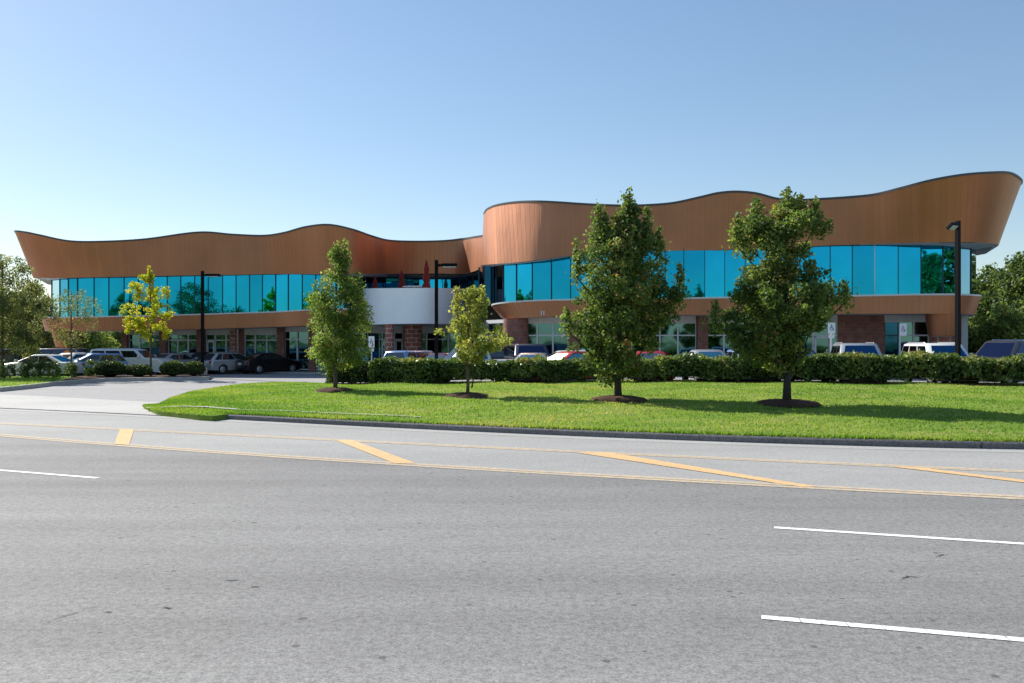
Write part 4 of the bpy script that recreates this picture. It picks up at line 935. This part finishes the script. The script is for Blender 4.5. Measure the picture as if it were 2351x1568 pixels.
# ------------------------------------------------------------------ lamp posts and signs
def lamp(x, d, ytop, side, z0, label, wpx=8, armlen=.55, conc=False, tilt=0, hl_=.42, hw_=.22):
    c = at(x, HZ, d); H = at(x, ytop, d).z - z0; o = empty('lamp_post', (c.x, c.y, z0)); tag(o, label, 'lamp post', 'car park lamp posts')
    h = .085; m = MB(); m.box(-h, h, -h, h, .0, H); m.build('pole', M_BLACK, o, bevel=.01)
    m = MB(); m.lathe([(.28, -.2), (.28, .5 if conc else .12), (.24, .55 if conc else .15)], 20); m.build('concrete_base', M_CONCL, o, smooth=False)
    m = MB(); m.box(min(side * h, side * (h + armlen * .5)), max(side * h, side * (h + armlen * .5)), -.05, .05, H - .32, H - .2); m.build('arm', M_BLACK, o)
    a, b_ = side * (h + armlen * .35), side * (h + armlen + hl_); a, b_ = min(a, b_), max(a, b_)
    m = MB(); m.box(a, b_, -hw_, hw_, H - .34, H - .18); hd = m.build('lamp_head', M_BLACK, o, bevel=.02)
    m = MB(); m.box(a + .05, b_ - .05, -hw_ * .78, hw_ * .78, H - .36, H - .338); le = m.build('lens', M_HL, hd)
    if tilt:
        for ob in (hd, le):
            for v_ in ob.data.vertices:
                y_, z_ = v_.co.y, v_.co.z - (H - .25); v_.co.y = y_ * math.cos(tilt) - z_ * math.sin(tilt); v_.co.z = y_ * math.sin(tilt) + z_ * math.cos(tilt) + H - .25
    return o
lamp(465, 53.6, 622, 1, .0, 'black lamp post with its head to the right, right of the round bushes', conc=True)
lamp(1002, 44, 597, 1, zlot(-4), 'black lamp post with its head to the right, in front of the white terrace')
o = lamp(2199, 36.5, 507, -1, zlot(18) + .12, 'tall dark lamp post with its pale head to the left, near the right end', armlen=.25, conc=True, tilt=R(-40), hl_=.3, hw_=.16)
o.rotation_euler = (0, 0, R(32))
def sign(x, yt, yb, d, label, extra=False):
    c = at(x, HZ, d); z0 = zlot(c.x) + .02; zt = at(x, yt, d).z - z0; zb = at(x, yb, d).z - z0; wd = .17
    o = empty('parking_sign', (c.x, c.y, z0)); tag(o, label, 'sign', 'accessible parking signs')
    m = MB(); m.box(-wd * .9 - .03, -wd * .9 + .03, -.02, .02, 0, zt - .02); 
    if extra: m = MB(); m.box(-.03, .03, -.0, .04, 0, zt - .02)
    m.build('post', M_FRAME, o)
    m = MB(); m.box(-wd, wd, -.035, -.022, zb, zt); pl = m.build('plate', M_WHITE, o, bevel=.003)
    # wheelchair symbol, blue
    cz = zb + (zt - zb) * .56; m = MB(); y = -.04
    def disc(cx, cz_, r, n=14): m.add([(cx + r * math.cos(2 * math.pi * k / n), y, cz_ + r * math.sin(2 * math.pi * k / n)) for k in range(n)], [list(range(n))])
    disc(-.01, cz + .13, .028)
    n = 16; vs = []; fs = []
    for k in range(n + 1):
        a = R(120) + R(260) * k / n
        for r in (.095, .065): vs.append((.0 + r * math.cos(a), y, cz - .04 + r * math.sin(a)))
    for k in range(n): fs.append([2 * k, 2 * k + 2, 2 * k + 3, 2 * k + 1])
    m.add(vs, fs)
    m.box(-.03, .005, y, y + .003, cz - .02, cz + .1); m.box(.005, .07, y, y + .003, cz - .03, cz + .0); m.box(.05, .085, y, y + .003, cz - .14, cz - .03); m.box(.0, .06, y, y + .003, cz + .04, cz + .06)
    m.build('symbol', M_SIGNB, pl)
    if extra:
        m = MB(); m.box(-wd * .8, wd * .8, -.035, -.022, zb - .22, zb - .04); m.build('plate', M_WHITE, o, bevel=.003)
sign(2073, 743, 771, 44, 'white accessible parking sign on a slim post, left of the right copper drum')
sign(1909, 741, 766, 43, 'white accessible parking sign with a second plate, by the glass door', True)
sign(853, 772, 798, 50, 'accessible parking sign beside the leftmost lawn tree under the terrace', True)

# ------------------------------------------------------------------ cars
KIND = {  # L, W, H, belt, body outline top points (x/L, z/H..), greenhouse bottom x0,x1 top x0,x1 (x/L)
    'sedan': dict(L=4.75, W=1.82, H=1.45, belt=.93, top=[(-.5, .55), (-.495, .8), (-.47, .97), (-.38, .99), (.22, .97), (.38, .88), (.47, .74), (.5, .55)], gb=(-.40, .25), gt=(-.20, .05)),
    'hatch': dict(L=4.4, W=1.78, H=1.5, belt=.95, top=[(-.5, .5), (-.5, .85), (-.47, .98), (.24, .98), (.4, .88), (.48, .72), (.5, .5)], gb=(-.485, .28), gt=(-.36, .06)),
    'suv': dict(L=4.8, W=1.9, H=1.78, belt=1.1, top=[(-.5, .55), (-.5, 1.0), (-.485, 1.14), (.24, 1.14), (.44, 1.06), (.49, .9), (.5, .6)], gb=(-.488, .26), gt=(-.455, .13)),
    'bigsuv': dict(L=5.4, W=2.0, H=1.9, belt=1.16, top=[(-.5, .55), (-.5, 1.05), (-.487, 1.2), (.24, 1.2), (.45, 1.12), (.49, .95), (.5, .6)], gb=(-.488, .25), gt=(-.468, .13)),
    'pickup': dict(L=5.6, W=1.98, H=1.85, belt=1.14, top=[(-.5, .6), (-.5, 1.12), (-.47, 1.16), (-.13, 1.16), (.24, 1.16), (.45, 1.08), (.49, .92), (.5, .6)], gb=(-.14, .24), gt=(-.10, .13)),
    'van': dict(L=5.0, W=1.95, H=1.78, belt=1.05, top=[(-.5, .55), (-.5, 1.0), (-.49, 1.08), (.3, 1.08), (.44, .95), (.49, .8), (.5, .55)], gb=(-.488, .36), gt=(-.45, .14)),
}
def paint(name, col, metal=.3, rough=.3): return simple('paint_' + name, col, rough, metal, .4, coat=.6)
def car(x, d, head, kind, mat, label, cat='car', glass=M_CARGL, z=None, dims=None, rack=False, group='cars parked in the car park', dx=0):
    K = dict(KIND[kind]); 
    if dims: K.update(dims)
    L, W, H, belt = K['L'], K['W'], K['H'], K['belt']; c = at(x, HZ, d); z0 = (zlot(c.x) + .01) if z is None else z
    o = empty('parked_car', (c.x, c.y, z0), R(head)); tag(o, label, cat, group)
    wb = .29 * L; rw = .33 if kind in ('sedan', 'hatch') else .38; ra = rw + .06
    # side outline with wheel arches
    bot = []; 
    def arch(cx): return [(cx + ra * math.cos(a), rw + ra * math.sin(a) * 1.0) for a in np.linspace(math.pi + .2, -.2, 11)]
    ol = [(px * L, pz) for px, pz in K['top']] + [(.49 * L, .25)] + [(p[0], max(p[1], .22)) for p in arch(wb)[::-1]] + [(p[0], max(p[1], .22)) for p in arch(-wb)[::-1]] + [(-.49 * L, .28)]
    m = MB(); lay = [(-W / 2, .955), (-W / 2 + .07, 1), (-W / 4, 1.0), (W / 4, 1.0), (W / 2 - .07, 1), (W / 2, .955)]; n = len(ol)
    vs = []
    for j, (y, s) in enumerate(lay):
        nose = .965 if j in (0, 5) else (.985 if j in (1, 4) else 1.0)
        for (px, pz) in ol:
            zz = pz if s == 1 else (pz - (.05 if pz > .6 else 0)); vs.append((px * nose, y, zz))
    fs = []
    for j in range(5):
        for i in range(n): fs.append([j * n + i, (j + 1) * n + i, (j + 1) * n + (i + 1) % n, j * n + (i + 1) % n])
    fs += [list(range(n)), [5 * n + i for i in range(n)][::-1]]
    m.add(vs, fs)
    # greenhouse
    gb0, gb1 = K['gb'][0] * L, K['gb'][1] * L; gt0, gt1 = K['gt'][0] * L, K['gt'][1] * L; wbm, wtm = W / 2 - .06, W / 2 - .27 if kind in ('sedan', 'hatch') else W / 2 - .2
    zb = K['top'][3][1] - .03; zt = H - .07; ch = .13
    def ring(x0, x1, w_, z, c_): return [(x0, -w_ + c_, z), (x0 + c_, -w_, z), (x1 - c_, -w_, z), (x1, -w_ + c_, z), (x1, w_ - c_, z), (x1 - c_, w_, z), (x0 + c_, w_, z), (x0, w_ - c_, z)]
    rg = [ring(gb0, gb1, wbm, zb, ch), ring(gt0, gt1, wtm, zt, ch), ring(gt0 + .1, gt1 - .12, wtm - .07, H - .015, ch), ring(gt0 + .35, gt1 - .4, wtm - .25, H, ch)]
    vs = [p for r_ in rg for p in r_]; fs = [[i * 8 + k, i * 8 + (k + 1) % 8, (i + 1) * 8 + (k + 1) % 8, (i + 1) * 8 + k] for i in range(3) for k in range(8)] + [[24 + k for k in range(8)]]
    m.add(vs, fs); body = m.build('body', mat, o, bevel=.025)
    for p_ in body.data.polygons: p_.use_smooth = True
    try:
        body.data.set_sharp_from_angle(angle=R(38))
    except Exception: pass
    # glazing, slightly proud of the cabin
    def gpt(fx, t, yy, off): return None
    def side(u0, u1, s, t0=.1, t1=.9):
        g_ = MB(); P = []
        for (u, t) in ((u0, t0), (u1, t0), (u1, t1), (u0, t1)):
            x0 = gb0 + (gt0 - gb0) * t + ch; x1 = gb1 + (gt1 - gb1) * t - ch; y_ = wbm + (wtm - wbm) * t + .006
            P.append((x0 + (x1 - x0) * u, s * y_, zb + (zt - zb) * t))
        g_.quad(*(P if s < 0 else P[::-1])); g_.build('side_window', glass, o)
    splits = {'sedan': [(.06, .1, .48), (.06, .51, .97)], 'hatch': [(0, .03, .2), (0, .23, .58), (0, .61, .97)], 'suv': [(0, .02, .28), (0, .31, .62), (0, .65, .98)], 'bigsuv': [(0, .02, .3), (0, .33, .64), (0, .67, .98)], 'pickup': [(0, .04, .46), (0, .5, .96)], 'van': [(0, .02, .3), (0, .33, .64), (0, .67, .96)]}[kind]
    for s in (-1, 1):
        for (_, u0, u1) in splits: side(u0, u1, s)
    def endg(front, nm):
        g_ = MB(); P = []; sg = 1 if front else -1
        for (v, t) in ((-.96, .06), (.96, .06), (.93, .94), (-.93, .94)):
            xx = (gb1 + (gt1 - gb1) * t) if front else (gb0 + (gt0 - gb0) * t); y_ = (wbm + (wtm - wbm) * t - ch) * v; P.append((xx + sg * .008, y_, zb + (zt - zb) * t))
        g_.quad(*(P if front else P[::-1])); g_.build(nm, glass, o)
    endg(True, 'windscreen'); endg(False, 'rear_window')
    # lights, plates, mirrors, bumpers
    xf = .5 * L; hz = K['top'][-2][1] - .04 if kind in ('sedan', 'hatch') else belt - .22
    for s in (-1, 1):
        g_ = MB(); g_.box(xf * .93, xf * .972 + .02, s * W * .30 - .17, s * W * .30 + .17, hz - .09, hz + .05); g_.build('headlight', M_HL, o, bevel=.02)
        g_ = MB(); tz = belt - .1; th = .09 if kind in ('sedan', 'hatch') else .18; y0 = s * W * .40; g_.box(-xf * 1.0 - .006, -xf * .93, min(y0 - .13, y0 + .13), max(y0 - .13, y0 + .13), tz - th, tz + .04); g_.build('taillight', M_TL, o, bevel=.015)
        g_ = MB(); mx = gb1 - .28; g_.box(mx - .07, mx + .07, min(s * (W / 2 - .05), s * (W / 2 + .17)), max(s * (W / 2 - .05), s * (W / 2 + .17)), zb + .03, zb + .18); g_.build('mirror', mat, o, bevel=.02)
    g_ = MB(); g_.box(-xf - .012, -xf + .03, -.16, .16, .62, .78); g_.build('number_plate', M_PLATE, o)
    g_ = MB(); g_.box(xf * .97, xf + .004, -W * .36, W * .36, .28, .5); g_.build('grille', M_TRIM, o, bevel=.02)
    g_ = MB(); g_.box(-.44 * L, .44 * L, -W / 2 + .15, W / 2 - .15, .2, .5); g_.build('underbody', M_TRIM, o)
    for cx in (wb, -wb):
        for s in (-1, 1):
            g_ = MB(); y0 = s * (W / 2 - .03); y1 = s * (W / 2 - .25); nn = 20; vs = []
            for (rr, yy) in ((rw * .93, y1), (rw, y1 + s * .03), (rw, y0 - s * .03), (rw * .93, y0), (rw * .66, y0)):
                for k in range(nn): vs.append((cx + rr * math.cos(2 * math.pi * k / nn), yy, rw + rr * math.sin(2 * math.pi * k / nn)))
            g_.add(vs, [[i * nn + k, i * nn + (k + 1) % nn, (i + 1) * nn + (k + 1) % nn, (i + 1) * nn + k] for i in range(4) for k in range(nn)])
            wo_ = g_.build('wheel', M_TYRE, o, smooth=True)
            g_ = MB(); yy = y0 - s * .015; nn = 20; vs = [(cx + rw * .67 * math.cos(2 * math.pi * k / nn), yy, rw + rw * .67 * math.sin(2 * math.pi * k / nn)) for k in range(nn)] + [(cx, yy + s * .03, rw)]
            g_.add(vs, [[k, (k + 1) % nn, nn] for k in range(nn)]); g_.build('rim', M_RIM, wo_)
    if rack:
        for s in (-1, 1):
            g_ = MB(); g_.tube([(gt0 + .3, s * (wtm - .1), H - .04), (gt0 + .4, s * (wtm - .1), H + .02), (gt1 - .5, s * (wtm - .1), H + .02), (gt1 - .4, s * (wtm - .1), H - .04)], .018, 6)
            g_.build('roof_rail', M_RIM, o)
    return o
P_SIL = paint('silver', (.5, .51, .52), .6); P_WHT = paint('white', (.72, .72, .7), 0); P_BLK = paint('black', (.006, .004, .006), 0); P_NAV = paint('navy', (.02, .03, .08), .4); P_DKG = paint('dark_grey', (.06, .065, .08), .5)
P_ICE = paint('ice_blue', (.22, .34, .58), .5); P_RED = paint('red', (.45, .02, .02), .1); P_MAR = paint('maroon', (.12, .02, .025), .3); P_CHA = paint('champagne', (.48, .44, .38), .5); P_BLU = paint('blue', (.03, .06, .3), .4)
car(0, 56, 200, 'van', P_DKG, 'dark grey van behind the shrub at the left picture edge', 'van')
car(92, 53.5, 176, 'sedan', P_WHT, 'white sedan half hidden by loose shrubs near the left edge')
car(118, 59, 185, 'suv', P_NAV, 'navy wagon whose dark roof shows behind the white sedan')
car(160, 57, 255, 'hatch', P_WHT, 'white hatchback behind the thin see-through tree')
car(212, 55.2, 215, 'hatch', P_ICE, 'ice blue hatchback left of the largest round bush')
car(245, 63, 182, 'sedan', P_DKG, 'dark sedan behind the white utility vehicle')
car(303, 56.6, -4, 'bigsuv', P_WHT, 'long white utility vehicle with dark windows behind the round bushes', 'utility vehicle', rack=True, dims=dict(H=1.76, L=5.1), glass=M_CARGLN)
car(405, 60.5, 60, 'sedan', P_SIL, 'silver sedan behind the round bushes, left of the left lamp post')
car(440, 62.3, 75, 'sedan', P_SIL, 'pale sedan close behind the left lamp post')
car(492, 63, 72, 'hatch', P_BLK, 'black hatchback right behind the left lamp post')
car(532, 61.4, 52, 'hatch', P_SIL, 'silver hatchback showing its tail, left of the black sedan')
car(618, 62.0, 50, 'sedan', P_BLK, 'black sedan parked in front of the full-height storefront glass', glass=M_CARGL)
car(958, 50.5, 62, 'suv', P_ICE, 'light blue hatchback wagon with red taillight in front of the brick columns', dims=dict(H=1.62))
car(1020, 50.5, 70, 'sedan', P_MAR, 'maroon sedan right of the light blue wagon')
car(1085, 43, 196, 'pickup', P_WHT, 'white pickup truck behind the small yellowing tree', 'pickup truck', glass=M_CARGLB)
car(1140, 52, 85, 'suv', P_BLK, 'black wagon behind the white pickup truck')
car(1214, 46, -82, 'bigsuv', P_DKG, 'dark utility vehicle with a broad windscreen, in front of the three-pane storefront', 'utility vehicle', dims=dict(H=1.88), glass=M_CARGLN)
car(1222, 41.5, -97, 'sedan', P_CHA, 'pale green sedan whose windscreen shows above the hedge', glass=M_CARGLT)
car(1296, 45.5, 205, 'hatch', P_WHT, 'white hatchback partly hidden by the tall dark tree')
car(1304, 41, 212, 'sedan', P_RED, 'red sedan with pale windscreen left of the tall dark tree', glass=M_CARGLT, dims=dict(H=1.5))
car(1494, 40.5, -95, 'sedan', P_RED, 'bright red sedan right of the tall dark tree')
car(1626, 39.6, -90, 'sedan', P_SIL, 'silver sedan seen head-on between the two dark trees', glass=M_CARGLT, dims=dict(H=1.5))
car(1722, 39, -88, 'hatch', P_ICE, 'ice blue hatchback behind the broad dark tree', glass=M_CARGLB)
car(1835, 39, -92, 'hatch', P_BLK, 'black hatchback right of the broad tree trunk')
car(1968, 38, -103, 'suv', P_SIL, 'silver wagon with roof rails and blue windscreen behind the hedge', glass=M_CARGLB, rack=True)
car(2156, 37.6, -95, 'suv', P_WHT, 'white wagon behind the hedge left of the right lamp post', glass=M_CARGLB, rack=True)
car(2322, 37.2, 207, 'bigsuv', P_DKG, 'dark grey utility vehicle at the right picture edge', 'utility vehicle', rack=True, glass=M_CARGLN)
